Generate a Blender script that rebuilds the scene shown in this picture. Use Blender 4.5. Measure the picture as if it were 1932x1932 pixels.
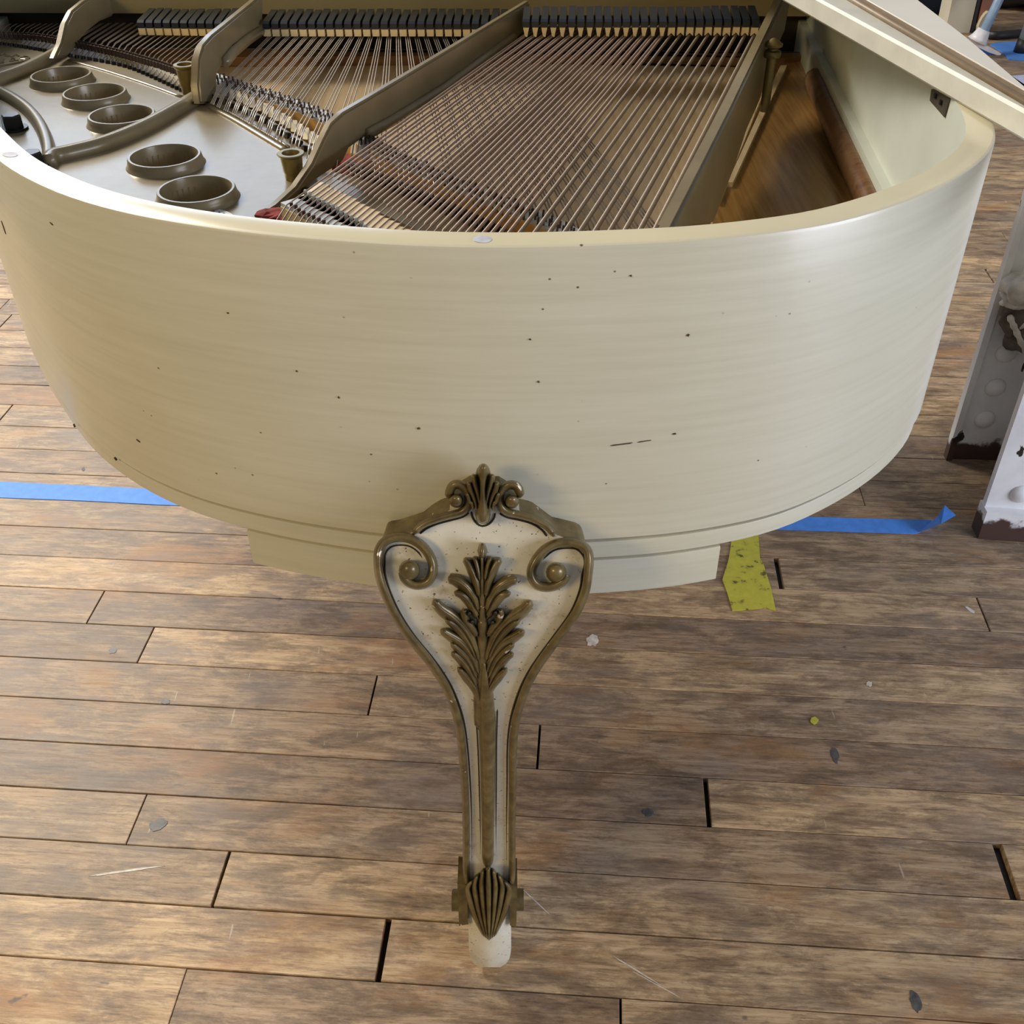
import bpy, bmesh, math, random
import numpy as np
from mathutils import Vector, Matrix

for o in list(bpy.data.objects):
    bpy.data.objects.remove(o)
scene = bpy.context.scene
COL = scene.collection
random.seed(7)

# ------------------------------------------------------------------ camera
F = 1970.6; TH = math.radians(38.06); RO = math.radians(.507); H = 1.22
_fw = np.array([0, math.cos(TH), -math.sin(TH)]); _rt = np.array([1., 0, 0]); _dn = np.cross(_fw, _rt)
CR = math.cos(RO)*_rt + math.sin(RO)*_dn
CD = -math.sin(RO)*_rt + math.cos(RO)*_dn
CW = _fw
C0 = np.array([0, 0, H])
cam_d = bpy.data.cameras.new('camera'); cam = bpy.data.objects.new('camera', cam_d); COL.objects.link(cam)
cam_d.sensor_width = 36; cam_d.lens = 36*F/1932; cam_d.clip_start = .02
cam.matrix_world = Matrix(((CR[0], -CD[0], -CW[0], 0), (CR[1], -CD[1], -CW[1], 0), (CR[2], -CD[2], -CW[2], H), (0, 0, 0, 1)))
scene.camera = cam

# ------------------------------------------------------------------ light
world = bpy.data.worlds.new('workshop_air'); scene.world = world; world.use_nodes = True
bg = world.node_tree.nodes['Background']; bg.inputs[0].default_value = (.88, .92, 1, 1); bg.inputs[1].default_value = .20

def area(name, loc, target, sx, sy, power, col):
    d = bpy.data.lights.new(name, 'AREA'); d.shape = 'RECTANGLE'; d.size = sx; d.size_y = sy
    d.energy = power; d.color = col
    o = bpy.data.objects.new(name, d); COL.objects.link(o); o.location = loc
    o.rotation_euler = (Vector(target)-Vector(loc)).to_track_quat('-Z', 'Y').to_euler()
    return o
area('window_light_far', (-2.1, 6.3, 2.75), (-.4, 1.2, .8), 2.6, 1.7, 48, (.62, .77, 1))
area('skylight_far_left', (-3.6, 4.6, 4.2), (-.9, .9, .0), 2.4, 1.5, 420, (1, .92, .80))
area('window_light_right', (3.4, -.9, 1.35), (.2, .9, .75), 2.0, 1.5, 110, (.79, .845, 1))
area('ceiling_lamp_left', (-2.3, -1.2, 2.3), (-.4, .8, .7), .9, .6, 40, (1, .75, .36))
scene.view_settings.view_transform = 'Standard'; scene.view_settings.look = 'None'
scene.view_settings.gamma = 1; scene.view_settings.use_curve_mapping = False
scene.view_settings.exposure = 0.2

# ------------------------------------------------------------------ helpers
def ray(x, y): return (x-966)*CR + (y-966)*CD + F*CW
def pix(x, y, z):
    v = ray(x, y); return C0 + v*((z-H)/v[2])
def pixY(x, y, Y):
    v = ray(x, y); return C0 + v*(Y/v[1])
def pixplane(x, y, P, Q):
    """point where the ray of a pixel meets the vertical plane through P and Q"""
    d = np.array(Q)-np.array(P); n = np.array([d[1], -d[0], 0.]); v = ray(x, y)
    return C0 + v*((np.array(P)-C0)@n)/(v@n)

def T(o, label, cat, group=None, kind=None):
    if label: o['label'] = label
    if cat: o['category'] = cat
    if group: o['group'] = group
    if kind: o['kind'] = kind
    return o
def link(name, me, parent=None):
    o = bpy.data.objects.new(name, me); COL.objects.link(o)
    if parent is not None: o.parent = parent
    return o
def mesh(name, V, Fc, mats, parent=None, smooth=False, idx=None):
    me = bpy.data.meshes.new(name); me.from_pydata([tuple(map(float, v)) for v in V], [], Fc)
    for m in (mats if isinstance(mats, (list, tuple)) else [mats]): me.materials.append(m)
    if idx:
        for p, i in zip(me.polygons, idx): p.material_index = i
    bm = bmesh.new(); bm.from_mesh(me); bmesh.ops.recalc_face_normals(bm, faces=bm.faces); bm.to_mesh(me); bm.free()
    if smooth:
        for p in me.polygons: p.use_smooth = True
        if smooth is not True: me.set_sharp_from_angle(angle=math.radians(smooth))
    return link(name, me, parent)
def empty(name, loc=(0, 0, 0)):
    o = bpy.data.objects.new(name, None); COL.objects.link(o); o.location = loc; o.empty_display_size = .1
    return o

class MB:
    def __init__(s): s.v = []; s.f = []
    def add(s, V, Fc):
        b = len(s.v); s.v += [tuple(map(float, v)) for v in V]; s.f += [tuple(i+b for i in f) for f in Fc]
    def box(s, c, sx, sy, sz, rz=0):
        V = []; ca, sa = math.cos(rz), math.sin(rz)
        for z in (-1, 1):
            for a, b in ((-1, -1), (1, -1), (1, 1), (-1, 1)):
                x, y = a*sx/2, b*sy/2
                V.append((c[0]+x*ca-y*sa, c[1]+x*sa+y*ca, c[2]+z*sz/2))
        s.add(V, [(3, 2, 1, 0), (4, 5, 6, 7), (0, 1, 5, 4), (1, 2, 6, 5), (2, 3, 7, 6), (3, 0, 4, 7)])
    def prism(s, poly, z0, z1):
        n = len(poly); V = [(p[0], p[1], z0) for p in poly]+[(p[0], p[1], z1) for p in poly]
        s.add(V, [tuple(range(n))[::-1], tuple(range(n, 2*n))]+[(i, (i+1) % n, n+(i+1) % n, n+i) for i in range(n)])
    def tube(s, pts, r, n=6, rr=None):
        pts = [Vector(p) for p in pts]; V = []
        for i, p in enumerate(pts):
            t = (pts[min(i+1, len(pts)-1)]-pts[max(i-1, 0)]).normalized()
            u = t.cross(Vector((0, 0, 1)))
            if u.length < 1e-4: u = Vector((1, 0, 0))
            u.normalize(); w = u.cross(t); R = rr[i] if rr else r
            for k in range(n):
                a = 2*math.pi*k/n; V.append(p+u*(R*math.cos(a))+w*(R*math.sin(a)))
        Fc = [(i*n+k, i*n+(k+1) % n, (i+1)*n+(k+1) % n, (i+1)*n+k) for i in range(len(pts)-1) for k in range(n)]
        Fc += [tuple(range(n))[::-1], tuple(range((len(pts)-1)*n, len(pts)*n))]
        s.add(V, Fc)
    def lathe(s, c, prof, n=20, cap=True):
        V = [(c[0]+r*math.cos(2*math.pi*k/n), c[1]+r*math.sin(2*math.pi*k/n), c[2]+z) for r, z in prof for k in range(n)]
        m = len(prof)
        Fc = [(i*n+k, i*n+(k+1) % n, (i+1)*n+(k+1) % n, (i+1)*n+k) for i in range(m-1) for k in range(n)]
        if cap: Fc += [tuple(range(n))[::-1], tuple(range((m-1)*n, m*n))]
        s.add(V, Fc)
    def build(s, name, mat, parent=None, smooth=False): return mesh(name, s.v, s.f, mat, parent, smooth)

def catmull(pts, k=6):
    P = [np.array(p, float) for p in pts]; P = [2*P[0]-P[1]]+P+[2*P[-1]-P[-2]]; out = []
    for i in range(1, len(P)-2):
        a, b, c, d = P[i-1:i+3]
        for j in range(k):
            t = j/k
            out.append(.5*((2*b)+(c-a)*t+(2*a-5*b+4*c-d)*t*t+(3*b-a-3*c+d)*t**3))
    out.append(P[-2]); return out
def lerp(tab, x):
    return float(np.interp(x, [t[0] for t in tab], [t[1] for t in tab]))

# ------------------------------------------------------------------ materials
class NT:
    def __init__(s, name):
        s.m = bpy.data.materials.new(name); s.m.use_nodes = True; s.t = s.m.node_tree; s.n = s.t.nodes
        s.b = s.n['Principled BSDF']
    def node(s, ty, **kw):
        n = s.n.new(ty)
        for k, v in kw.items():
            if k.startswith('in_'):
                key = k[3:]; key = int(key) if key.isdigit() else key
                n.inputs[key].default_value = v
            else: setattr(n, k, v)
        return n
    def link(s, a, b): s.t.links.new(a, b)
    def coord(s, scale=(1, 1, 1), kind='Object', rot=(0, 0, 0)):
        if kind == 'World': src = s.node('ShaderNodeNewGeometry').outputs['Position']
        else: src = s.node('ShaderNodeTexCoord').outputs[kind]
        mp = s.node('ShaderNodeMapping'); mp.inputs['Scale'].default_value = scale; mp.inputs['Rotation'].default_value = rot
        s.link(src, mp.inputs['Vector']); return mp.outputs[0]
    def noise(s, vec, scale, detail=4, rough=.6, dist=0):
        n = s.node('ShaderNodeTexNoise'); n.inputs['Scale'].default_value = scale; n.inputs['Detail'].default_value = detail
        n.inputs['Roughness'].default_value = rough; n.inputs['Distortion'].default_value = dist
        if vec is not None: s.link(vec, n.inputs['Vector'])
        return n.outputs['Fac']
    def ramp(s, fac, stops):
        r = s.node('ShaderNodeValToRGB'); e = r.color_ramp.elements
        while len(e) < len(stops): e.new(.5)
        for el, (p, c) in zip(e, stops): el.position = p; el.color = (*c, 1) if len(c) == 3 else c
        s.link(fac, r.inputs[0]); return r.outputs[0]
    def mix(s, fac, a, b, mode='MIX'):
        n = s.node('ShaderNodeMix'); n.data_type = 'RGBA'; n.blend_type = mode
        for v, i in ((fac, 0), (a, 6), (b, 7)):
            if hasattr(v, 'is_linked'): s.link(v, n.inputs[i])
            else: n.inputs[i].default_value = v if i == 0 else (*v, 1)
        return n.outputs[2]
    def bump(s, h, dist=.001, strength=.5):
        n = s.node('ShaderNodeBump'); n.inputs['Distance'].default_value = dist; n.inputs['Strength'].default_value = strength
        s.link(h, n.inputs['Height']); s.link(n.outputs[0], s.b.inputs['Normal'])
    def done(s, col=None, rough=.5, metal=0, coat=0):
        if col is not None:
            if hasattr(col, 'is_linked'): s.link(col, s.b.inputs['Base Color'])
            else: s.b.inputs['Base Color'].default_value = (*col, 1)
        if hasattr(rough, 'is_linked'): s.link(rough, s.b.inputs['Roughness'])
        else: s.b.inputs['Roughness'].default_value = rough
        s.b.inputs['Metallic'].default_value = metal
        s.b.inputs['Coat Weight'].default_value = coat; s.b.inputs['Coat Roughness'].default_value = .15
        return s.m
def plain(name, col, rough=.5, metal=0, var=.12, scale=30, coat=0):
    t = NT(name); c = t.coord()
    n = t.noise(c, scale); dk = tuple(x*(1-var) for x in col); lt = tuple(min(1, x*(1+var)) for x in col)
    return t.done(t.ramp(n, [(.3, dk), (.7, lt)]), rough, metal, coat)

def mat_cream():
    t = NT('cream_paint')
    st = t.noise(t.coord((1.6, 1.6, 42)), 4, 5, .65)
    base = t.ramp(st, [(.25, (.55, .52, .395)), (.5, (.60, .57, .44)), (.75, (.635, .605, .48))])
    cl = t.noise(t.coord((1, 1, 2.5)), 5, 3)
    base = t.mix(t.ramp(cl, [(.42, (0, 0, 0)), (.75, (.25, .25, .25))]), base, (.52, .47, .34))
    v = t.node('ShaderNodeTexVoronoi'); v.inputs['Scale'].default_value = 46; t.link(t.coord((1, 1, 1.3)), v.inputs['Vector'])
    sp = t.ramp(v.outputs['Distance'], [(.035, (1, 1, 1)), (.065, (0, 0, 0))])
    pick = t.ramp(t.noise(t.coord(), 9, 2), [(.50, (0, 0, 0)), (.56, (1, 1, 1))])
    base = t.mix(t.mix(1.0, sp, pick, 'MULTIPLY'), base, (.13, .09, .04))
    t.bump(st, .0004, .15)
    return t.done(base, .34, 0, .25)
def mat_leg_white():
    t = NT('leg_white_paint')
    n = t.noise(t.coord(), 26, 6, .65)
    base = t.ramp(n, [(.3, (.44, .38, .27)), (.43, (.66, .61, .48)), (.7, (.74, .70, .58))])
    v = t.ramp(t.noise(t.coord(), 330, 2), [(.66, (0, 0, 0)), (.72, (1, 1, 1))])
    base = t.mix(v, base, (.12, .09, .05))
    t.bump(n, .001, .2)
    return t.done(base, .38, 0, .2)
def mat_gold():
    t = NT('bronze_gold_paint')
    n = t.noise(t.coord(), 60, 5)
    base = t.ramp(n, [(.3, (.085, .060, .022)), (.55, (.165, .120, .045)), (.8, (.26, .20, .085))])
    ch = t.ramp(t.noise(t.coord(), 85, 3, .5), [(.715, (0, 0, 0)), (.725, (1, 1, 1))])
    base = t.mix(ch, base, (.72, .60, .48))
    t.bump(n, .001, .35)
    return t.done(base, .36, .25, .15)
def mat_plate():
    t = NT('bronze_iron_plate')
    n = t.noise(t.coord(), 14, 4)
    base = t.ramp(n, [(.3, (.195, .150, .078)), (.7, (.25, .20, .112))])
    t.bump(t.noise(t.coord(), 40, 3), .0012, .25)
    return t.done(base, .33, .12, .15)
def mat_wood(name, c1, c2, c3, grain=(1, 14, 14), rough=.45, rot=0, scale=6):
    t = NT(name); co = t.coord(grain, 'Object', (0, 0, rot))
    n = t.noise(co, scale, 6, .65, .4)
    t.bump(n, .0006, .25)
    return t.done(t.ramp(n, [(.3, c1), (.5, c2), (.72, c3)]), rough, 0, .1)
def mat_plank():
    t = NT('worn_maple_plank')
    inf = t.node('ShaderNodeObjectInfo')
    off = t.node('ShaderNodeVectorMath', operation='SCALE'); off.inputs['Scale'].default_value = 37
    comb = t.node('ShaderNodeCombineXYZ')
    for i in range(3): t.link(inf.outputs['Random'], comb.inputs[i])
    t.link(comb.outputs[0], off.inputs[0])
    def shifted(scale):
        tc = t.node('ShaderNodeTexCoord'); ad = t.node('ShaderNodeVectorMath', operation='ADD')
        t.link(tc.outputs['Object'], ad.inputs[0]); t.link(off.outputs[0], ad.inputs[1])
        mp = t.node('ShaderNodeMapping'); mp.inputs['Scale'].default_value = scale
        t.link(ad.outputs[0], mp.inputs['Vector']); return mp.outputs[0]
    g = t.noise(shifted((2.4, 42, 10)), 3.2, 8, .70, .25)
    fine = t.noise(shifted((7, 80, 20)), 4, 7, .78)
    blot = t.noise(shifted((4.2, 13, 5)), 2.4, 10, .76, .3)
    wood = t.ramp(g, [(.30, (.27, .185, .108)), (.46, (.395, .29, .185)), (.62, (.51, .40, .27))])
    # varnish worn to bare patches, dark dirt elsewhere
    dirt = t.ramp(blot, [(.40, (.72, .72, .72)), (.48, (.42, .42, .42)), (.55, (0, 0, 0))])
    col = t.mix(dirt, wood, (.10, .066, .044))
    rnd = t.ramp(inf.outputs['Random'], [(0, (.62, .58, .58)), (.3, (.86, .80, .76)), (.7, (1.0, .96, .90)), (1, (1.28, 1.20, 1.06))])
    col = t.mix(1.0, col, rnd, 'MULTIPLY')
    fl = t.ramp(fine, [(.38, (.42, .37, .34)), (.50, (1, 1, 1))])
    col = t.mix(.7, col, fl, 'MULTIPLY')
    wp = t.noise(t.coord((1, 2.2, 1), 'World'), 2.6, 6, .68, .3)
    col = t.mix(t.ramp(wp, [(.53, (0, 0, 0)), (.66, (.6, .6, .6))]), col, (.35, .17, .055))
    gp = t.noise(t.coord((1, 1.8, 1), 'World'), 4.1, 6, .68, .2)
    col = t.mix(t.ramp(gp, [(.50, (0, 0, 0)), (.68, (.55, .55, .55))]), col, (.20, .165, .145))
    mk = t.ramp(t.noise(t.coord((1, 1.5, 1), 'World'), 21, 3), [(.70, (0, 0, 0)), (.75, (.8, .8, .8))])
    col = t.mix(mk, col, (.07, .06, .06))
    sc = t.ramp(t.noise(t.coord((28, 3, 1), 'World', (0, 0, .5)), 3.3, 2), [(.745, (0, 0, 0)), (.76, (.45, .45, .45))])
    col = t.mix(sc, col, (.55, .50, .44))
    rg = t.ramp(blot, [(.3, (.46, .46, .46)), (.7, (.62, .62, .62))])
    t.bump(fine, .0006, .35)
    return t.done(col, rg, 0, 0)

M = dict(
    cream=mat_cream(), legw=mat_leg_white(), gold=mat_gold(), plate=mat_plate(), plank=mat_plank(),
    rimtop=plain('ivory_rim_top', (.65, .60, .42), .22, 0, .05, 8, .35),
    inner=plain('inner_rim_paint', (.47, .50, .45), .5, 0, .08, 6),
    groove=plain('brown_gap_shade', (.10, .065, .022), .5),  # shadow colour for the gaps under rim and lip
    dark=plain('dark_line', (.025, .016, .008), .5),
    brass=plain('aged_brass', (.20, .155, .055), .38, .5, .2, 60),
    black=plain('black_lacquer', (.018, .024, .034), .26, 0, .2, 20, .2),
    felt=plain('cream_felt', (.72, .60, .36), .95, 0, .12, 120),
    redfelt=plain('red_felt', (.22, .03, .025), .95, 0, .3, 90),
    steel=plain('steel_wire', (.55, .50, .45), .35, .7, .1, 100),
    dkwire=plain('dark_reflection_wire', (.07, .06, .05), .6, .2, .1, 100),  # steel again, with its dark reflections put into the colour
    copper=plain('copper_wound_wire', (.30, .215, .165), .5, .4, .15, 300),
    copperd=plain('aged_copper_wire', (.25, .20, .155), .55, .35, .15, 300),
    silver=plain('whitened_nickel_silver', (.86, .87, .88), .35, .05, .1, 80),  # near-white, hardly metallic: the window's reflection put into the colour
    pin=plain('blackened_pin', (.012, .011, .011), .35, .3),
    dpin=plain('bridge_pin_steel', (.10, .065, .05), .4, .5),
    graph=plain('graphite_bridge_top', (.42, .44, .44), .45, .1),
    sound=mat_wood('spruce_soundboard', (.42, .30, .16), (.55, .41, .24), (.64, .50, .31), (22, 1, 6), .35, .6),
    soundb=mat_wood('shaded_amber_wood', (.20, .10, .025), (.30, .16, .045), (.36, .21, .07), (22, 1, 6), .22, .5),
    maple=mat_wood('maple_bridge', (.50, .37, .17), (.62, .48, .26), (.70, .57, .34), (12, 1, 1), .5),
    orange=mat_wood('orange_bridge_side', (.38, .20, .05), (.48, .27, .08), (.55, .33, .12), (3, 3, 14), .4),
    brown=mat_wood('brown_rail', (.10, .045, .016), (.17, .085, .035), (.22, .12, .05), (1, 16, 16), .35),
    stretch=plain('shaded_stretcher_paint', (.20, .165, .078), .5, 0, .1, 5),  # cream board, darkened in colour for the shade it stands in
    putty=plain('grey_putty', (.42, .44, .52), .6, 0, .25, 120),
    chip=plain('bare_chip', (.10, .06, .03), .8, 0, .4, 200),
    blue=plain('blue_masking_tape', (.075, .27, .80), .62, 0, .12, 60),
    yellow=NT('yellow_tape'), label=plain('white_label', (.70, .71, .76), .5, 0, .05),
    lidw=plain('lid_edge_paint', (.58, .58, .53), .42, 0, .09, 22),
    lidg=plain('lid_top_paint', (.70, .68, .63), .33, 0, .07, 5, .2),
    hinge=plain('worn_brass_hinge', (.25, .195, .14), .5, .1, .15, 40),
    hingep=plain('dark_hinge_leaf', (.085, .075, .055), .45, .5, .2, 90),
    plastic_w=plain('white_plastic', (.70, .68, .70), .4), handle=plain('blue_grey_handle', (.22, .32, .44), .4),
    bristle=plain('blue_bristle', (.05, .16, .50), .7, 0, .3, 200), beige=plain('beige_painted_wood', (.55, .50, .38), .55, 0, .1, 4),
    blk=plain('black_plastic', (.012, .012, .014), .5), tan=plain('terracotta_wood', (.30, .13, .075), .55, 0, .15, 7),
    bluef=plain('blue_sheet', (.07, .22, .60), .5, 0, .18, 5), ltblue=plain('pale_blue_board', (.46, .49, .68), .5),
    navy=plain('navy_cloth', (.02, .03, .07), .8), greym=plain('grey_metal', (.30, .31, .32), .5, .2), ochre=plain('ochre_wood', (.45, .30, .12), .5),
)
y = M['yellow']
yn = y.noise(y.coord((1, 1, 1)), 55, 4)
yc = y.ramp(yn, [(.33, (.10, .09, .02)), (.42, (.50, .47, .05)), (.7, (.58, .55, .06))]); M['yellow'] = y.done(yc, .6)

def mat_column(name, paint, thr):
    t = NT(name)
    n = t.noise(t.coord(), 9, 6, .62)
    base = t.ramp(n, [(.3, tuple(c*.8 for c in paint)), (.6, paint)])
    ch = t.ramp(t.noise(t.coord((1, 1, .55)), 26, 5, .55), [(thr, (0, 0, 0)), (thr+.012, (1, 1, 1))])
    base = t.mix(ch, base, (.02, .014, .012))
    zr = t.node('ShaderNodeSeparateXYZ'); t.link(t.coord((1, 1, 1), 'World'), zr.inputs[0])
    ad = t.node('ShaderNodeMath', operation='MULTIPLY_ADD'); ad.inputs[1].default_value = .10
    t.link(t.noise(t.coord(), 22, 5), ad.inputs[0]); t.link(zr.outputs[2], ad.inputs[2])
    rust_and_shade = t.ramp(ad.outputs[0], [(.085, (1, 1, 1)), (.095, (0, 0, 0))])  # rusted foot; on the back flange also painted shade of the gap
    base = t.mix(rust_and_shade, base, (.075, .04, .03))
    t.bump(n, .002, .4)
    return t.done(base, .5)
M['colw'] = mat_column('chipped_white_column_paint', (.86, .85, .86), .64)
M['colg'] = mat_column('chipped_shaded_column_paint', (.84, .84, .81), .63)  # the column's white, toned separately for the faces in shade

# ------------------------------------------------------------------ floor
SP = .06755535*H; OFF = 1.86605414*H; PH = math.radians(4.546)
floor_root = mesh('floor', [(-3.4, -1.2, -.03), (5.2, -1.2, -.03), (5.2, 9, -.03), (-3.4, 9, -.03),
                            (-3.4, -1.2, -.012), (5.2, -1.2, -.012), (5.2, 9, -.012), (-3.4, 9, -.012)],
                  [(3, 2, 1, 0), (4, 5, 6, 7), (0, 1, 5, 4), (1, 2, 6, 5), (2, 3, 7, 6), (3, 0, 4, 7)], M['pin'])
floor_root.rotation_euler = (0, 0, -PH); T(floor_root, 'worn maple strip floor with dark gaps and stains', None, kind='structure')
def to_board(P):
    ca, sa = math.cos(PH), math.sin(PH); return P[0]*ca-P[1]*sa, P[0]*sa+P[1]*ca
cuts = [(180, 1145, .002), (274, 1218, .002), (257, 1546, .0015), (416, 1660, .004), (703, 1310, .003), (722, 1797, .008),
        (1016, 1410, .0035), (1335, 1517, .007), (1898, 1642, .013), (1471, 1088, .009), (1856, 1160, .003), (1171, 1910, .003),
        (335, 1880, .001), (1871, 525, .006)]
rows = {}
for cx, cy, g in cuts:
    X, Y = to_board(pix(cx, cy, 0)); rows.setdefault(math.floor((OFF-Y)/SP), []).append((X, g))
rb = random.Random(3)
for n in range(-78, 33):
    y1 = OFF-SP*n; y0 = y1-SP
    ends = [(-3.3, 0)]
    given = sorted(rows.get(n, []))
    if y1 < 2.75:
        x = -3.3+rb.uniform(.5, 1.4)
        lo, hi = -.62*y1-.62, .62*y1+.62
        if 9 <= n <= 22:
            while x < lo: ends.append((x, .002)); x += rb.uniform(.7, 1.5)
            ends += given
            x = hi+rb.uniform(.1, .8)
        while x < 2.6:
            if not given or abs(x-given[0][0]) > .35: ends.append((x, rb.choice((.0015, .002, .003, .005))))
            x += rb.uniform(.7, 1.7)
        if given and not 9 <= n <= 22: ends += given
        xe = 2.6
    else:
        xe = 5.1; x = rb.uniform(.4, 1.6)
        ends = [(-2.2 if y1 < 3.4 else .3, 0)]
        while x < 4.6:
            if x > ends[0][0]+.3: ends.append((x, .002))
            x += rb.uniform(1.2, 2.2)
    ends = sorted(ends)+[(xe, 0)]
    for (a, g0), (b, g1) in zip(ends[:-1], ends[1:]):
        xa, xb = a+g0/2, b-g1/2
        if xb-xa < .05: continue
        gp = rb.choice((.0011, .0014, .0018, .0026)); ya, yb = y0+gp/2, y1-gp/2; dz = rb.uniform(-.0007, 0)
        cx, cy = (xa+xb)/2, (ya+yb)/2; hx, hy = (xb-xa)/2, (yb-ya)/2; bv = .0007
        V = [(-hx, -hy, -.012), (hx, -hy, -.012), (hx, hy, -.012), (-hx, hy, -.012),
             (-hx, -hy, -bv), (hx, -hy, -bv), (hx, hy, -bv), (-hx, hy, -bv),
             (-hx+bv, -hy+bv, 0), (hx-bv, -hy+bv, 0), (hx-bv, hy-bv, 0), (-hx+bv, hy-bv, 0)]
        Fc = [(3, 2, 1, 0), (8, 9, 10, 11)]+[(i+k, (i+1) % 4+k, (i+1) % 4+k+4, i+k+4) for k in (0, 4) for i in range(4)]
        o = mesh('plank', V, Fc, M['plank'], floor_root); o.location = (cx, cy, dz)

# ------------------------------------------------------------------ piano case
ZT = .93; ZB = .675
piano = empty('grand_piano', (-.03, 1.3, 0))
T(piano, 'cream baby grand piano with open top, bronze plate and carved gilt leg', 'piano')
PARTS = piano
def P_(o):   # parent to the piano, keeping world coordinates
    o.parent = piano; o.matrix_parent_inverse = Matrix.Translation((.03, -1.3, 0)); return o

outer_px = [(0, 306), (62, 342), (124, 369), (186, 388), (248, 404), (360, 423.5), (484, 439.7), (608, 451), (760, 462), (884, 466), (1008, 466),
            (1133, 462.5), (1240, 458), (1341, 452), (1473, 437), (1580, 420), (1700, 384), (1775, 353), (1825, 325.5), (1862, 295.6), (1879, 271)]
tail = [tuple(pix(a, b, ZT)[:2]) for a, b in outer_px]
left = [(-.90, 1.98), (-.865, 1.78), (-.78, 1.56), (-.705, 1.40), (-.625, 1.22), (-.566, 1.095), (-.525, 1.012), (-.488, .947), (-.452, .893)]
right = [(.4085, .882), (.4215, .935), (.4325, 1.02), (.449, 1.17), (.53, 1.98)]
ctrl = left+tail+right
def arc_resample(pts, n):
    pts = np.array(catmull(pts, 8)); s = np.r_[0, np.cumsum(np.hypot(*np.diff(pts, axis=0).T))]
    u = np.linspace(0, s[-1], n); return np.c_[np.interp(u, s, pts[:, 0]), np.interp(u, s, pts[:, 1])]
OUT = arc_resample(ctrl, 190)
for _ in range(3): OUT[1:-1] = .25*OUT[:-2]+.5*OUT[1:-1]+.25*OUT[2:]
def offset(poly, d):   # inwards
    t = np.gradient(poly, axis=0); t /= np.hypot(*t.T)[:, None]
    n = np.c_[-t[:, 1], t[:, 0]]; return poly+n*d
RT = .024
def band(name, d0, d1, z0, z1, mats, bev=.0, sel=None, topmat=None, innermat=None):
    A = offset(OUT, d0); B = offset(OUT, d1)
    if sel is not None: A = A[sel]; B = B[sel]
    prof = [(0, z0), (0, z1-bev), (bev*.3, z1-bev*.3), (bev, z1), (1, z1), (1, z0)] if bev else [(0, z0), (0, z1), (1, z1), (1, z0)]
    V = []; w = d1-d0
    for a, b in zip(A, B):
        u = (b-a)/np.hypot(*(b-a))
        for q, z in prof:
            p = b if q == 1 else a+u*q
            V.append((p[0], p[1], z))
    m = len(prof); n = len(A); Fc = []; idx = []
    for i in range(n-1):
        for k in range(m):
            Fc.append((i*m+k, i*m+(k+1) % m, (i+1)*m+(k+1) % m, (i+1)*m+k))
            z_a, z_b = prof[k][1], prof[(k+1) % m][1]
            top = z_a >= z1-1e-6 and z_b >= z1-1e-6
            idx.append(1 if top else (2 if prof[k][0] == 1 and prof[(k+1) % m][0] == 1 else 0))
    Fc += [tuple(range(m)), tuple(range((n-1)*m, n*m))[::-1]]; idx += [0, 0]
    return P_(mesh(name, V, Fc, [mats, topmat or mats, innermat or mats], None, 40, idx))
rim = band('case_rim', 0, RT, ZB, ZT, M['cream'], .003, None, M['rimtop'], M['inner'])
band('case_gap_shade', .0095, .04, .661, ZB+.004, M['groove'])  # brown filler ring painting the shadow line below the rim
band('case_lip', .003, .02, .6525, .6692, M['cream'], .0015)
# block above the leg
sel = [i for i, p in enumerate(OUT) if pix(452, 1040, .64)[0] <= p[0] <= pix(1378, 1040, .64)[0] and p[1] < .9]
band('block_gap_shade', .0125, .04, .635, .656, M['groove'], 0, sel)  # brown filler, painted shadow line above the leg block
band('leg_block', .0065, .045, .609, .6462, M['cream'], .002, sel)
INN = offset(OUT, RT)
# inner rim ledge, soundboard
band('inner_rim', RT-.001, RT+.012, .70, .792, M['inner'])
sbp = offset(OUT, RT+.004)
mb = MB(); mb.prism([tuple(p) for p in sbp], .733, .742)
soundboard = P_(mb.build('soundboard', M['sound']))
mb = MB(); mb.prism([tuple(p) for p in offset(OUT, RT+.02)], .650, .658); P_(mb.build('bottom_board', M['brown']))
def spx(yv, d): return .4325+(yv-1.02)*.1016-RT-d
# soundboard's bass side, shade mixed into its amber, and roll moulding along the spine
P1 = pix(1345, 418, .75); P2 = pix(1450, 130, .75); P3 = pix(1545, 100, .75); P4 = pix(1712, 352, .75)
mb = MB(); mb.prism([P1[:2], (.20, .93), (.38, .93), (spx(1.05, .002), 1.05), (spx(1.8, .002), 1.8), (.40, 1.80), P2[:2]], .7425, .748); P_(mb.build('bass_side_board', M['soundb']))
mb = MB(); mb.tube([(spx(yv, .012), yv, .765) for yv in np.linspace(.98, 1.62, 12)], .017, 10); P_(mb.build('spine_roll_moulding', M['brown'], None, True))
mb = MB(); mb.prism([pix(1372, 350, .75)[:2], pix(1382, 350, .75)[:2], pix(1484, 128, .75)[:2], pix(1472, 128, .75)[:2]], .748, .754); P_(mb.build('strut_reflection_strip', M['maple']))  # pale strip added as the strut's reflection in the soundboard
mb = MB(); mb.prism([pix(1352, 385, .75)[:2], pix(1358, 385, .75)[:2], pix(1460, 128, .75)[:2], pix(1453, 128, .75)[:2]], .748, .753); P_(mb.build('strut_reflection_strip', M['maple']))  # second strip of the same painted reflection
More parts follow.
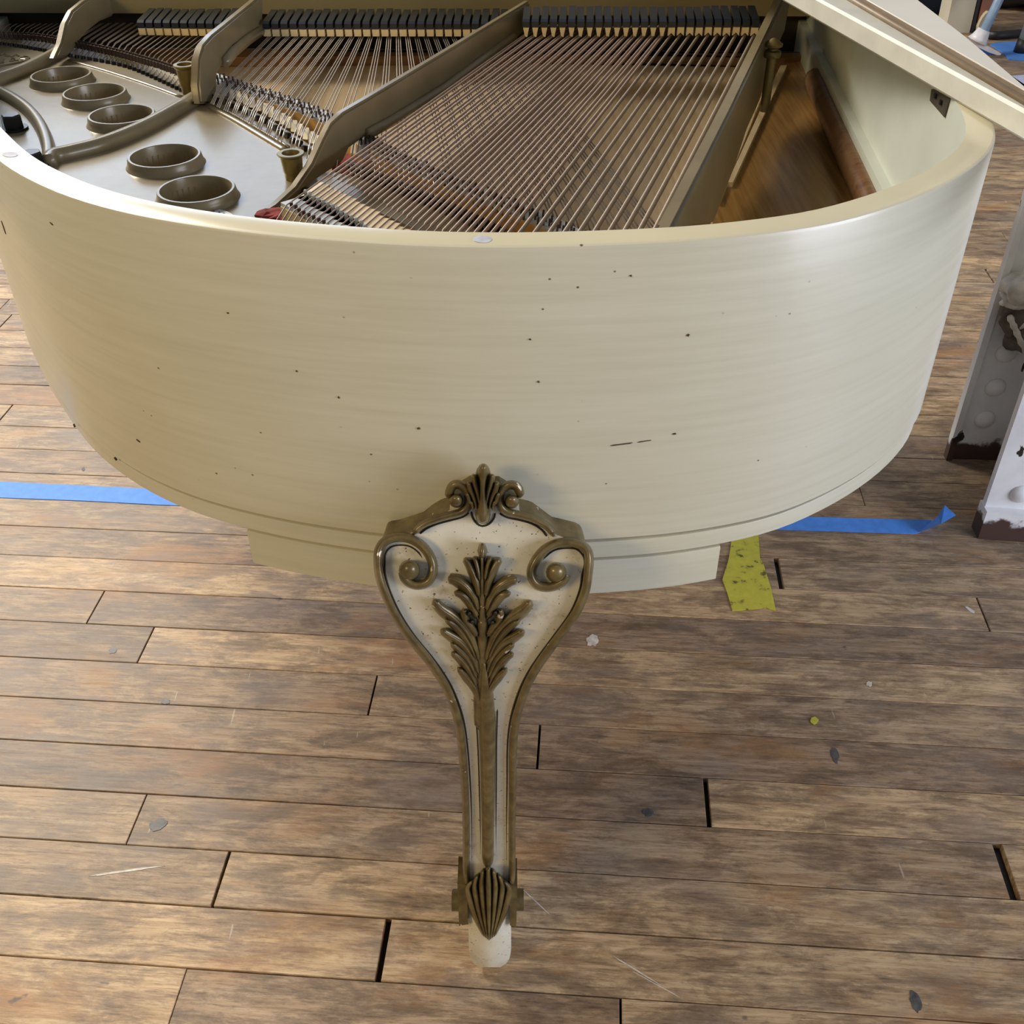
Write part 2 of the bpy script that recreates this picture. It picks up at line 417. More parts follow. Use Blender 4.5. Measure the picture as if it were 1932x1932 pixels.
# stretcher and front of the case
SY = 1.875
def sy(x): return SY-.055*(x-0)-.02
a = (-.88, sy(-.88)); b = (.50, sy(.50))
z_lo = pixY(600, 27, sy(-.3))[2]
mb = MB(); mb.prism([a, b, (b[0], b[1]+.03), (a[0], a[1]+.03)], z_lo, ZT); P_(mb.build('stretcher', M['stretch']))
mb = MB(); mb.prism([(a[0], a[1]+.035), (b[0], b[1]+.035), (b[0], b[1]+.06), (a[0], a[1]+.06)], .70, ZT-.01); P_(mb.build('pin_block_front', M['dark']))
mb = MB(); mb.prism([(-.885, 1.96), (.515, 1.96), (.515, 2.20), (-.885, 2.20)], ZB, ZT-.02); P_(mb.build('key_bed', M['cream']))
# belly rail
q0 = pix(-20, 100, .75); q1 = pix(1475, 112, .75)
mb = MB()
for yo, z1 in ((0, .768),):
    mb.prism([pix(-40, 96, .75)[:2], pix(460, 102, .75)[:2], pix(1000, 102, .75)[:2], pix(1480, 118, .75)[:2], (.52, 1.80), (-.86, 1.80)], .742, .757)
P_(mb.build('belly_rail', M['brown']))

# rim marks
for cx, cy, rx, ry in ((910, 452, 18, 6.5), (19, 292, 15, 5)):
    pts = [pix(cx+rx*math.cos(t), cy+ry*math.sin(t), ZT) for t in np.linspace(0, 2*math.pi, 18, endpoint=False)]
    mb = MB(); mb.prism([p[:2] for p in pts], ZT-.001, ZT+.0004); P_(mb.build('putty_patch', M['putty']))
def on_case(px_, py_):
    """meeting point of a pixel ray with the outside of the rim, and its outward normal"""
    v = ray(px_, py_); best = None
    nrm = offset(OUT, -1)-OUT
    for i in range(len(OUT)-1):
        a, b = OUT[i], OUT[i+1]; d = b-a
        den = v[0]*d[1]-v[1]*d[0]
        if abs(den) < 1e-9: continue
        t = (a[0]*d[1]-a[1]*d[0])/den; u = (a[0]*v[1]-a[1]*v[0])/den
        if 0 <= u <= 1 and t > 0 and (best is None or t < best[0]): best = (t, nrm[i])
    t, n = best; return C0+v*t, np.array([n[0], n[1], 0])
def chip(cx, cy, w, h, ang, mat='chip', seed=0):
    r = random.Random(seed); P, n = on_case(cx, cy); tdir = np.array([n[1], -n[0], 0]); up = np.array([0, 0, 1.])
    if tdir[0] < 0: tdir = -tdir
    s = .7/2100.; pts = []
    for k in range(9):
        a = 2*math.pi*k/9; q = r.uniform(.6, 1.1); x = w*math.cos(a)*q*s; yy = h*math.sin(a)*q*s
        pts.append(P+tdir*(x*math.cos(ang)-yy*math.sin(ang))+up*(x*math.sin(ang)+yy*math.cos(ang)))
    m = MB(); V = [p+n*.0007 for p in pts]+[p-n*.001 for p in pts]
    m.add(V, [tuple(range(9))]+[(k, (k+1) % 9, 9+(k+1) % 9, 9+k) for k in range(9)])
    P_(m.build('paint_chip', M[mat]))
for i, a in enumerate([(261, 831, 8, 2.6, -.3), (1298, 632, 4, 3, 0), (1272, 818, 4, 3, 0), (1016, 720, 3, 3, 0), (639, 749, 3, 3, .4), (790, 808, 4, 3, .5),
                       (7, 428, 4, 20, .12), (218, 866, 7, 3, -.5), (1170, 838, 34, 1.6, .08), (1215, 832, 20, 1.2, .1), (98, 422, 7, 2, -.3), (1000, 640, 3, 2, 0),
                       (430, 590, 3, 2, 0), (560, 700, 3, 2, 0), (1190, 520, 3, 2, .2), (140, 803, 5, 3, -.9)]):
    chip(*a, seed=i)

# ------------------------------------------------------------------ leg
YF = catmull([(855, .641), (960, .640), (1010, .634), (1060, .622), (1120, .614), (1200, .618), (1300, .632), (1400, .650), (1500, .666), (1600, .677), (1650, .679),
              (1700, .670), (1750, .661), (1800, .657), (1835, .659)], 6)
def yf(py): return lerp(YF, py)
def LP(px_, py_, h=0): return pixY(px_, py_, yf(py_)-h)
leg_rows = [(905, 882, 946), (925, 850, 978), (948, 848, 980), (955, 826, 1008), (972, 803, 1028), (985, 788, 1041), (995, 757, 1052), (1003, 740, 1078), (1013, 724, 1095),
            (1026, 716, 1106), (1041, 711, 1112), (1057, 709, 1115), (1083, 710, 1115), (1114, 719, 1110), (1155, 737, 1093), (1199, 765, 1062), (1238, 797, 1033),
            (1270, 820, 1012), (1303, 839, 996), (1350, 856, 981), (1402, 865, 974), (1480, 871, 973), (1557, 873.6, 972), (1640, 873.6, 972), (1668, 875, 971),
            (1700, 880, 967), (1740, 884, 964), (1790, 884.5, 964.5), (1808, 887, 962), (1818, 893, 955), (1825, 905, 944)]
rows_y = np.r_[np.arange(922, 1000, 4), np.arange(1000, 1810, 9), np.arange(1810, 1826, 3)]
V = []; Fc = []; idx = []; NC = 8
for py_ in rows_y:
    sh = lerp([(905, 17), (1020, 16), (1060, 0)], py_); pf = py_-sh
    l = float(np.interp(pf, [r[0] for r in leg_rows], [r[1] for r in leg_rows])); r_ = float(np.interp(pf, [r[0] for r in leg_rows], [r[2] for r in leg_rows]))
    bulge = lerp([(905, 0), (1500, .001), (1690, .003), (1760, .010), (1826, .008)], py_)
    row = [LP(l+(r_-l)*k/NC, py_, bulge*math.sin(math.pi*k/NC)) for k in range(NC+1)]
    dep = lerp([(905, .019), (1015, .024), (1050, .04), (1085, .085), (1200, .085), (1400, .062), (1640, .058), (1760, .065), (1826, .05)], py_)
    b1 = row[-1]+np.array([-.12*dep, dep, 0]); b0 = row[0]+np.array([.12*dep, dep, 0])
    V += row+[b1, b0]
m = NC+3
for i in range(len(rows_y)-1):
    for k in range(m):
        Fc.append((i*m+k, i*m+(k+1) % m, (i+1)*m+(k+1) % m, (i+1)*m+k)); idx.append(0 if k < NC or rows_y[i] > 1668 else 1)
Fc += [tuple(range(m)), tuple(range((len(rows_y)-1)*m, len(rows_y)*m))[::-1]]; idx += [1, 0]
leg = mesh('leg', V, Fc, [M['legw'], M['gold']], None, 35, idx); P_(leg)

def ridge_into(mb, path, w, h, base=0, k=5, ns=7, tip=True, hfun=None):
    """raised band following a traced path on the leg's front; w half-widths in photo pixels, h height in metres"""
    p = np.array(catmull(path, k)); s = np.r_[0, np.cumsum(np.hypot(*np.diff(p, axis=0).T))]; s /= s[-1]
    ww = np.interp(s, np.linspace(0, 1, len(w)), w) if hasattr(w, '__len__') else np.full(len(s), w)
    t = np.gradient(p, axis=0); t /= np.hypot(*t.T)[:, None]+1e-9; n = np.c_[-t[:, 1], t[:, 0]]
    V = []
    for i in range(len(p)):
        fade = min(1, s[i]/.04, (1-s[i])/.04) if tip else 1
        fade = max(fade, 0)
        for j in range(ns):
            a = -math.cos(math.pi*j/(ns-1)); q = p[i]+n[i]*ww[i]*a*(.35+.65*fade)
            hh = base-.002+(h+.002)*math.sqrt(max(0, 1-a*a))*(.3+.7*fade)*(hfun(s[i]) if hfun else 1)
            V.append(LP(q[0], q[1], hh))
    F2 = [(i*ns+j, i*ns+j+1, (i+1)*ns+j+1, (i+1)*ns+j) for i in range(len(p)-1) for j in range(ns-1)]
    F2 += [(i*ns+ns-1, i*ns, (i+1)*ns, (i+1)*ns+ns-1) for i in range(len(p)-1)]
    F2 += [tuple(range(ns)), tuple(range((len(p)-1)*ns, len(p)*ns))[::-1]]
    mb.add(V, F2)
def knob_into(mb, cx, cy, r, h):
    N = 16; V = [LP(cx, cy, h)]
    for rr, hh in ((.5, h*.97), (.8, h*.8), (1, h*.35), (1.05, -.002)):
        V += [LP(cx+r*rr*math.cos(2*math.pi*k/N), cy+r*rr*math.sin(2*math.pi*k/N), hh) for k in range(N)]
    F2 = [(0, 1+k, 1+(k+1) % N) for k in range(N)]
    for q in range(3): F2 += [(1+q*N+k, 1+q*N+(k+1) % N, 1+(q+1)*N+(k+1) % N, 1+(q+1)*N+k) for k in range(N)]
    F2.append(tuple(1+3*N+k for k in range(N)))
    mb.add(V, F2)
def cz(pts): return [(660+a*.2588, 850+b*.2588) for a, b in pts]    # crop pixels to photo pixels
def sub(mb, name, mat, smooth=True):
    o = mb.build(name, M[mat], None, smooth); o.parent = leg; return o

# side mouldings with volutes
Lm = [(r[1]+6, r[0]) for r in leg_rows if 1060 < r[0] < 1670][::-1]
Rm = [(r[2]-6, r[0]) for r in leg_rows if 1060 < r[0] < 1670][::-1]
volL = cz([(208, 800), (216, 720), (262, 660), (340, 632), (430, 640), (512, 682), (572, 750), (605, 830), (600, 905), (565, 960), (500, 982), (440, 968), (398, 930), (385, 885)])
volR = cz([(1743, 800), (1732, 735), (1688, 692), (1600, 668), (1505, 680), (1422, 722), (1362, 790), (1325, 870), (1332, 935), (1372, 982), (1432, 998), (1500, 985), (1556, 950), (1580, 905)])
for path, kn in ((Lm+volL, cz([(432, 872)])[0]), (Rm+volR, cz([(1505, 890)])[0])):
    mb = MB(); ridge_into(mb, path, [6.5, 7, 8, 8.5, 9, 9, 9.5, 10, 9], .009, tip=False); knob_into(mb, *kn, 19, .017); sub(mb, 'scroll_moulding', 'gold')
# dark glazed grooves inside the mouldings
gl = [(p[0]+10.5, p[1]) for p in Lm]+cz([(255, 810), (262, 750), (300, 705), (360, 690), (430, 697), (490, 735), (530, 790), (548, 850)])
gr = [(p[0]-10.5, p[1]) for p in Rm]+cz([(1712, 830), (1702, 770), (1655, 722), (1590, 712), (1510, 722), (1455, 752), (1400, 810), (1380, 860)])
for path in (gl, gr):
    mb = MB(); ridge_into(mb, path, [2, 2.2, 2.6, 3, 3, 2.6, 1.6], .0012, ns=5); sub(mb, 'groove_line', 'dark')
# upper mouldings
for path, kn in ((cz([(462, 612), (490, 575), (545, 535), (640, 498), (740, 470), (815, 448), (858, 405), (866, 345), (848, 285), (798, 248), (750, 258), (727, 310), (738, 352)]), cz([(775, 366)])[0]),
                 (cz([(1488, 628), (1470, 590), (1430, 548), (1340, 500), (1240, 470), (1150, 450), (1103, 408), (1090, 348), (1108, 290), (1160, 252), (1215, 262), (1238, 305), (1232, 345)]), cz([(1182, 372)])[0])):
    mb = MB(); ridge_into(mb, path, [7, 8, 8.5, 9, 9, 9], .010); knob_into(mb, *kn, 13, .016); sub(mb, 'upper_scroll', 'gold')
for path in (cz([(505, 612), (560, 570), (640, 535), (740, 508), (820, 485), (875, 450)]), cz([(1440, 632), (1400, 580), (1330, 535), (1240, 508), (1150, 488), (1085, 455)]),
             cz([(885, 440), (895, 490), (930, 535), (970, 550), (1015, 535), (1050, 495), (1062, 450)])):
    mb = MB(); ridge_into(mb, path, 2.6, .0015, ns=5); sub(mb, 'groove_line', 'dark')
# crest backing and crest leaf
mb = MB()
ridge_into(mb, cz([(972, 110), (972, 200), (970, 300), (970, 400), (970, 520)]), [10, 18, 17, 15, 14], .006)
ridge_into(mb, cz([(975, 95), (972, 170), (968, 260), (968, 340), (970, 420), (970, 480), (970, 535)]), [9, 11, 7, 6, 8, 13, 15, 10], .015, .003)
for sgn in (-1, 1):
    for dx0, dy0, dx1, dy1, w in ((70, 170, 18, 420, 7), (108, 225, 42, 440, 7), (118, 300, 70, 430, 6)):
        ridge_into(mb, cz([(970+sgn*dx0, dy0), (970+sgn*(dx0*.78+4), dy0+70), (970+sgn*(dx0+dx1)*.42, (dy0+dy1)/2+20), (970+sgn*dx1, dy1)]), [w*.8, w, w*.8, w*.5], .011, .003)
sub(mb, 'crest_leaf', 'gold')
# acanthus
mb = MB()
ridge_into(mb, cz([(965, 690), (965, 900), (967, 1200), (968, 1500), (968, 1800), (968, 2050)]), [4, 7, 10, 13, 17, 18, 17], .0085, .001)
ridge_into(mb, cz([(965, 672), (966, 730), (966, 790)]), [5, 10, 5], .012, .002)
lobes = [([(838, 780), (880, 850), (925, 960), (945, 1080)], [6, 8, 8, 5]), ([(905, 770), (930, 850), (950, 960)], [5, 6, 5]),
         ([(715, 930), (775, 945), (850, 1000), (905, 1080), (940, 1180)], [8, 10, 10, 9, 6]), ([(760, 1030), (830, 1060), (890, 1130), (935, 1230)], [5, 8, 8, 5]),
         ([(612, 1085), (665, 1155), (760, 1225), (850, 1320), (915, 1450), (945, 1540)], [7, 10, 11, 11, 9, 6]), ([(690, 1225), (780, 1290), (865, 1400), (925, 1530)], [4, 8, 9, 6]),
         ([(660, 1305), (740, 1355), (830, 1420), (905, 1530), (945, 1640)], [6, 9, 10, 9, 6]), ([(735, 1400), (800, 1460), (870, 1540), (935, 1680)], [4, 8, 9, 6]),
         ([(740, 1470), (800, 1515), (870, 1600), (930, 1740)], [5, 8, 9, 6]), ([(785, 1580), (850, 1650), (915, 1730), (945, 1830)], [4, 8, 8, 5]),
         ([(850, 1165), (832, 1190), (850, 1250), (890, 1300), (935, 1360)], [6, 7, 8, 8, 5])]
for path, w in lobes:
    for sgn in (1, -1):
        q = path if sgn == 1 else [(1934-a, b+(6 if a < 800 else 0)) for a, b in path]
        ridge_into(mb, cz(q), [x*1.3 for x in w], .0095, 0, 4, 7)
        mid = [(a, b) for a, b in q]
        ridge_into(mb, cz(mid), [x*.3 for x in w], .0022, .0088, 4, 5)
for sgn in (1, -1):
    cx = 870 if sgn == 1 else 1062
sub(mb, 'acanthus_leaf', 'gold')
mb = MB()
for cx, cy in ((872, 1190), (893, 1250), (1062, 1185), (1040, 1255)): knob_into(mb, *cz([(cx, cy)])[0], 4.5, .0115)  # small raised knobs in the dark line colour
sub(mb, 'dark_leaf_knob', 'dark')
# dirt-free centre rib down the shank
mb = MB(); ridge_into(mb, [(913, 1240), (916, 1310), (918.5, 1350), (920, 1420), (920.5, 1500), (920.5, 1580), (920.5, 1640)], [3, 16, 17, 15, 13.5, 12.5, 12], .0125); sub(mb, 'shank_rib', 'gold')
for path in ([(896, 1330), (901, 1400), (904, 1480), (906, 1560), (906, 1622)], [(939, 1330), (937, 1400), (936.5, 1480), (936, 1560), (936, 1622)]):
    mb = MB(); ridge_into(mb, path, 1.7, .002, ns=5); sub(mb, 'groove_line', 'dark')
# toe shell leaf
mb = MB()
for q in np.linspace(-1, 1, 7):
    top = (921+q*27, 1634+26*abs(q)**1.6); mid = (922+q*37, 1683+6*abs(q)); bot = (923+q*7, 1776-5*abs(q))
    ridge_into(mb, [top, ((top[0]+mid[0])/2+q*6, (top[1]+mid[1])/2), mid, ((mid[0]*.6+bot[0]*.4), 1728), bot], [4.5, 7.5, 7.5, 6, 3], .016-.006*abs(q), .004)
sub(mb, 'toe_shell', 'gold')
def pxprism(mb, poly, hf, hb):
    n = len(poly); V = [LP(a, b, hf) for a, b in poly]; V += [v+np.array([0, hf-hb, 0]) for v in V]
    mb.add(V, [tuple(range(n)), tuple(range(n, 2*n))[::-1]]+[(i, (i+1) % n, n+(i+1) % n, n+i) for i in range(n)])
for poly, but in (([(863, 1668), (881, 1670), (883, 1744), (866, 1747)], (861, 1698)), ([(961, 1671), (976, 1672), (974, 1750), (962, 1746)], (980, 1697))):
    mb = MB(); pxprism(mb, poly, .006, -.03); sub(mb, 'toe_volute', 'gold', False)
    bp = LP(but[0], but[1], -.012); mb = MB()
    sg = -1 if but[0] < 920 else 1
    ring = [(bp[0]+sx, bp[1]+.0125*math.cos(t), bp[2]+.0125*math.sin(t)) for sx in (-.005, .005) for t in np.linspace(0, 2*math.pi, 14, endpoint=False)]
    mb.add(ring, [tuple(range(14)), tuple(range(14, 28))[::-1]]+[(k, (k+1) % 14, 14+(k+1) % 14, 14+k) for k in range(14)])
    sub(mb, 'volute_button', 'gold', 40)
# the two front legs under the keyboard
for (lx, ly) in ((-.72, 1.86), (.40, 1.90)):
    n = leg.copy(); COL.objects.link(n); n.parent = piano; n.matrix_parent_inverse = Matrix.Identity(4)
    n.location = (lx+.033+.03, ly-.66-1.3, 0)
    for ch in leg.children:
        c = ch.copy(); COL.objects.link(c); c.parent = n

# ------------------------------------------------------------------ iron plate
ZP = .782
def curve_mesh(polys, z, ext):
    cu = bpy.data.curves.new('tmp', 'CURVE'); cu.dimensions = '2D'; cu.fill_mode = 'BOTH'; cu.extrude = ext
    for poly in polys:
        sp = cu.splines.new('POLY'); sp.points.add(len(poly)-1); sp.use_cyclic_u = True
        for pt, p in zip(sp.points, poly): pt.co = (p[0], p[1], 0, 1)
    ob = bpy.data.objects.new('tmp', cu); COL.objects.link(ob); bpy.context.view_layer.update()
    me = bpy.data.meshes.new_from_object(ob.evaluated_get(bpy.context.evaluated_depsgraph_get())); bpy.data.objects.remove(ob)
    for v in me.vertices: v.co.z += z
    return me
holes = []
for cx, cy in ((115, 141), (178, 174), (229, 216), (310, 294), (370, 357)):
    p = pix(cx, cy, ZP+.0105); holes.append((p[0], p[1]))
HR = .0385
edge = [pix(*q, ZP)[:2] for q in ((-22, 68), (0, 72), (36, 80), (74, 92), (140, 102), (200, 114), (270, 130), (345, 156), (392, 168), (450, 194), (520, 232), (592, 278), (560, 352), (498, 410))]
inn = offset(OUT, RT+.003)
li = [tuple(p) for p in inn if p[1] < 1.70 and p[0] < .10]
poly = [tuple(e) for e in edge]+[(-.255, .98), (-.05, .90), (.10, .88)]+li[::-1]
me = curve_mesh([poly]+[[(hx+HR*math.cos(t), hy+HR*math.sin(t)) for t in np.linspace(0, 2*math.pi, 32, endpoint=False)] for hx, hy in holes], ZP-.006, .006)
me.materials.append(M['plate']); plate = link('iron_plate', me); P_(plate)
def psub(mb, name, mat, smooth=False):
    o = mb.build(name, M[mat], None, smooth); o.parent = plate; return o
for hx, hy in holes:
    mb = MB(); mb.lathe((hx, hy, ZP), [(.0475, -.001), (.0452, .0015), (.0436, .006), (.0428, .0100), (.0418, .0115), (.0393, .0115), (.0385, .010), (.0382, -.030), (.0380, -.030)], 36, False); psub(mb, 'hole_collar', 'plate', 50)
# low ribs cast on the plate
def rib(path_px, w, h, name='plate_rib', z=ZP):
    p = [pix(a, b, z)[:2] for a, b in path_px]; p = np.array(catmull(p, 5)); t = np.gradient(p, axis=0); t /= np.hypot(*t.T)[:, None]; n = np.c_[-t[:, 1], t[:, 0]]
    prof = [(-1, -.003), (-.8, h*.55), (-.45, h), (.45, h), (.8, h*.55), (1, -.003)]; V = [];
    for i in range(len(p)):
        hs = h if hasattr(h, '__len__') else h
        V += [(*(p[i]+n[i]*w*q), z+zz) for q, zz in prof]
    m = len(prof); F2 = [(i*m+k, i*m+(k+1) % m, (i+1)*m+(k+1) % m, (i+1)*m+k) for i in range(len(p)-1) for k in range(m)]
    F2 += [tuple(range(m)), tuple(range((len(p)-1)*m, len(p)*m))[::-1]]
    mb = MB(); mb.add(V, F2); psub(mb, name, 'plate', True)
rib([(94, 314), (100, 306), (112, 301), (140, 295), (200, 279), (270, 250), (330, 217), (372, 192), (388, 182)], .010, .014)
rib([(-60, 178), (0, 157), (40, 143), (80, 124), (110, 108), (126, 98)], .010, .014)
rib([(-60, 160), (-10, 176), (25, 192), (58, 216), (80, 246), (92, 280), (94, 312)], .009, .012)
rib([(398, 204), (440, 226), (500, 262), (540, 286)], .0045, .0035)
rib([(404, 200), (446, 221), (506, 256), (546, 280)], .0022, .003)
rib([(130, 114), (200, 134), (280, 160), (345, 184)], .004, .002)
rib([(-30, 128), (0, 125), (30, 120), (56, 114)], .003, .0025)
# cast lettering plaque near the treble end: only its rounded end shows
pq = [pix(a, b, ZP)[:2] for a, b in ((-40, 96), (0, 99), (25, 101), (45, 105), (56, 111), (48, 116), (20, 121), (-40, 126))]
mb = MB(); mb.prism(pq, ZP-.001, ZP+.0012); psub(mb, 'cast_plaque', 'plate')
for a in ([(2, 106), (9, 102)], [(10, 101), (12, 108), (19, 108)], [(22, 110), (32, 105)], [(33, 107), (36, 108)], [(6, 119), (4, 116), (8, 114)], [(18, 118), (36, 116)], [(22, 114), (26, 112), (28, 114)], [(40, 111), (46, 109), (53, 109), (56, 112), (48, 114), (40, 114)], [(0, 121), (8, 121)]):
    mb = MB(); mb.tube([(*pix(*q, ZP)[:2], ZP+.0014) for q in a], .0016, 5); psub(mb, 'cast_letter_stroke', 'plate')

# struts: traced outline on a vertical plane, given real thickness
def strut(Pa, Pb, outline, th, name='plate_strut', mat='plate'):
    pts = [pixplane(a, b, Pa, Pb) for a, b in outline]; d = np.array(Pb)-np.array(Pa); n = np.array([-d[1], d[0], 0]); n /= np.linalg.norm(n)
    k = len(pts); V = pts+[p+n*th for p in pts]
    bm = bmesh.new(); vs = [bm.verts.new(v) for v in V]
    bm.faces.new(vs[:k]); bm.faces.new(vs[k:][::-1])
    for i in range(k): bm.faces.new((vs[i], vs[k+i], vs[k+(i+1) % k], vs[(i+1) % k]))
    bmesh.ops.recalc_face_normals(bm, faces=bm.faces)
    es = [e for e in bm.edges if len(e.link_faces) == 2 and any(len(f.verts) > 4 for f in e.link_faces)]
    bmesh.ops.bevel(bm, geom=es, offset=.003, segments=2, affect='EDGES', clamp_overlap=True)
    me = bpy.data.meshes.new(name); bm.to_mesh(me); bm.free(); me.materials.append(M[mat])
    for p in me.polygons: p.use_smooth = True
    me.set_sharp_from_angle(angle=math.radians(40))
    o = link(name, me); o.parent = plate
    print(name, 'z', [round(float(p[2]), 3) for p in pts]); return o
Pa, Pb = pix(497, 412, ZP), pix(985, 66, .80)
strut(Pa, Pb, [(484, 412), (525, 386), (562, 352), (592, 308), (612, 264), (628, 232), (650, 212), (700, 183), (840, 99), (1000, 2), (1000, 50), (975, 74), (900, 124), (832, 178), (733, 236), (690, 259), (660, 280), (648, 306), (600, 338), (560, 366), (510, 412)], .012)
PbB = (Pb-Pa)/np.linalg.norm(Pb-Pa)
mb = MB()
cs = [pixplane(a, b, Pa, Pb) for a, b in ((690, 252), (733, 229), (832, 168), (905, 114), (965, 70))]
mb.tube([c+np.array([.003, -.002, 0]) for c in cs], .0065, 8); psub(mb, 'strut_flange', 'plate', True)
Pa2, Pb2 = pix(396, 192, ZP), pix(494, 62, .80)
strut(Pa2, Pb2, [(380, 196), (376, 160), (378, 110), (386, 84), (402, 66), (432, 42), (488, -4), (496, -4), (496, 56), (470, 68), (440, 88), (424, 112), (418, 128), (410, 140), (408, 180), (402, 196)], .013)
mb = MB(); cs = [pixplane(a, b, Pa2, Pb2) for a, b in ((420, 118), (436, 98), (462, 76), (488, 58))]
mb.tube([c+np.array([.003, -.002, 0]) for c in cs], .0075, 8); psub(mb, 'strut_flange', 'plate', True)
Pa3, Pb3 = pix(150, 100, ZP), pix(216, 30, .80)
strut(Pa3, Pb3, [(104, 110), (118, 80), (126, 44), (138, 20), (160, 2), (180, -8), (215, -14), (215, 30), (190, 40), (168, 58), (152, 76), (140, 96), (126, 108)], .012)
Pa4, Pb4 = pix(1345, 418, .775), pix(1440, 190, .775)
strut(Pa4, Pb4, [(1266, 436), (1300, 368), (1340, 288), (1380, 208), (1420, 124), (1450, 60), (1482, -8), (1492, -8), (1480, 60), (1462, 100), (1440, 170), (1432, 194), (1408, 248), (1388, 310), (1345, 424)], .014)
# sleeves and bolts
for (tx, ty), (bx, by), r in (((353, 121), (358, 176), .0125), ((549, 288), (555, 337), .0125)):
    base = pix(bx, by, ZP); hh = pixY(tx, ty, base[1])[2]-ZP
    mb = MB(); mb.lathe(base, [(r*.80, -.004), (r*.80, 0), (r*.82, hh*.25), (r*.90, hh*.3), (r, hh*.86), (r*1.22, hh*.92), (r*1.26, hh*.97), (r*1.2, hh), (r*.82, hh), (r*.78, hh*.9), (r*.7, hh*.45), (r*.0, hh*.42)], 28, False); psub(mb, 'brass_sleeve', 'brass', 40)
kb = pixplane(1434, 175, Pa4, Pb4)+np.array([.006, -.012, 0]); kt = pixY(1434, 73, kb[1])[2]-kb[2]
mb = MB(); mb.lathe(kb, [(.006, -.02), (.006, kt-.022), (.0105, kt-.022), (.0115, kt-.018), (.0105, kt-.0145), (.0065, kt-.0135), (.0065, kt-.0115), (.0115, kt-.009), (.012, kt-.006), (.0075, kt-.003), (.003, kt), (.0005, kt+.001)], 22); psub(mb, 'finial_bolt', 'brass', 40)
for cx, cy in ((28, 244), (66, 316)):
    c = pix(cx, cy, ZP); mb = MB(); mb.lathe(c, [(.017, 0), (.017, .003), (.0125, .003)], 18); mb.lathe(c, [(.0125, .003), (.0125, .017), (.011, .019)], 6); psub(mb, 'plate_bolt', 'pin')
# label glued on the plate
lc = pix(398, 412, ZP); mb = MB(); N = 30
mb.prism([pix(400+45*math.cos(t), 416+21*math.sin(t), ZP)[:2] for t in np.linspace(0, 2*math.pi, N, endpoint=False)], ZP-.0005, ZP+.0006); psub(mb, 'oval_label', 'label')
for i, (cx, cy) in enumerate(((374, 397.5), (384, 398), (394, 400), (402, 401), (412, 403.5), (421, 406))):
    mb = MB(); p0 = pix(cx-2.5, cy+1.6, ZP); p1 = pix(cx+2.2, cy-1.6, ZP); mb.tube([(p0[0], p0[1], ZP+.0008), (p1[0], p1[1], ZP+.0008)], .0012, 5); psub(mb, 'label_print_stroke', 'dpin')

# ------------------------------------------------------------------ bridges, pins, aliquots
ZS = .797      # treble and tenor string level
ZBs = .812     # bass string level
def strip_mesh(path_px, z, w0, w1, z0, z1):
    p = np.array(catmull([pix(a, b, z)[:2] for a, b in path_px], 5)); t = np.gradient(p, axis=0); t /= np.hypot(*t.T)[:, None]; n = np.c_[-t[:, 1], t[:, 0]]
    V = []
    for q, nn in zip(p, n): V += [(*(q+nn*w0), z0), (*(q+nn*w0), z1), (*(q+nn*w1), z1), (*(q+nn*w1), z0)]
    F2 = [(i*4+k, i*4+(k+1) % 4, (i+1)*4+(k+1) % 4, (i+1)*4+k) for i in range(len(p)-1) for k in range(4)]
    F2 += [(0, 1, 2, 3), tuple(range(4*len(p)-4, 4*len(p)))[::-1]]; return V, F2
def bridge(path, z, w, zlo, top_mat, side_mat, name='string_bridge'):
    mb = MB(); mb.add(*strip_mesh(path, z, -w/2, w/2, zlo, z-.004)); o = P_(mb.build(name, M[side_mat]))
    mb = MB(); mb.add(*strip_mesh(path, z, -w/2+.001, w/2-.001, z-.006, z)); c = mb.build('bridge_cap', M[top_mat]); c.parent = o
    return o
tb = [(386, 138), (430, 153), (520, 183), (620, 222), (740, 290), (880, 352), (1040, 420), (1130, 470)]
bridge(tb, ZS-.004, .026, .742, 'graph', 'orange')
TRB = [(-20, 63), (0, 65), (80, 70), (200, 93), (290, 117), (362, 141)]
bridge(TRB, ZS-.004, .018, .742, 'copperd', 'maple')
bb_path = [(556, 374), (590, 392), (640, 420), (700, 458), (800, 500), (960, 530), (1120, 520), (1240, 500)]
bb = bridge(bb_path, ZBs-.004, .036, .742, 'graph', 'maple')
# bridge pins
def pathpts(path, n, z):
    p = np.array(catmull([pix(a, b, z)[:2] for a, b in path], 6)); s = np.r_[0, np.cumsum(np.hypot(*np.diff(p, axis=0).T))]; u = np.linspace(0, s[-1], n)
    return np.c_[np.interp(u, s, p[:, 0]), np.interp(u, s, p[:, 1])]
pinm = None
def peg(name, P, r, h, mat, parent, tilt=(0, 0), cache={}):
    key = (name, r, h, mat)
    if key not in cache:
        mb = MB(); mb.lathe((0, 0, 0), [(r, -.003), (r, h*.9), (r*.7, h)], 8); o = mb.build(name, M[mat], parent, 40); cache[key] = o.data
    else: o = link(name, cache[key], parent)
    o.location = tuple(map(float, P)); o.rotation_euler = (tilt[0], tilt[1], 0); return o
mb = MB()
for off_, path, n in ((-.007, tb, 150), (.004, tb, 150)):
    q = pathpts(path, n, ZS); t = np.gradient(q, axis=0); t /= np.hypot(*t.T)[:, None]; nn = np.c_[-t[:, 1], t[:, 0]]
    for i, (p, u) in enumerate(zip(q, nn)):
        if i % 4 == 3: continue
        c = p+u*(off_+.003*(i % 4)); mb.tube([(c[0], c[1], ZS-.006), (c[0]+.001, c[1], ZS+.0035)], .0012, 5)
o = P_(mb.build('tenor_bridge_pins', M['dpin'])); o['kind'] = 'stuff'
mb = MB(); q = pathpts(TRB, 230, ZS)
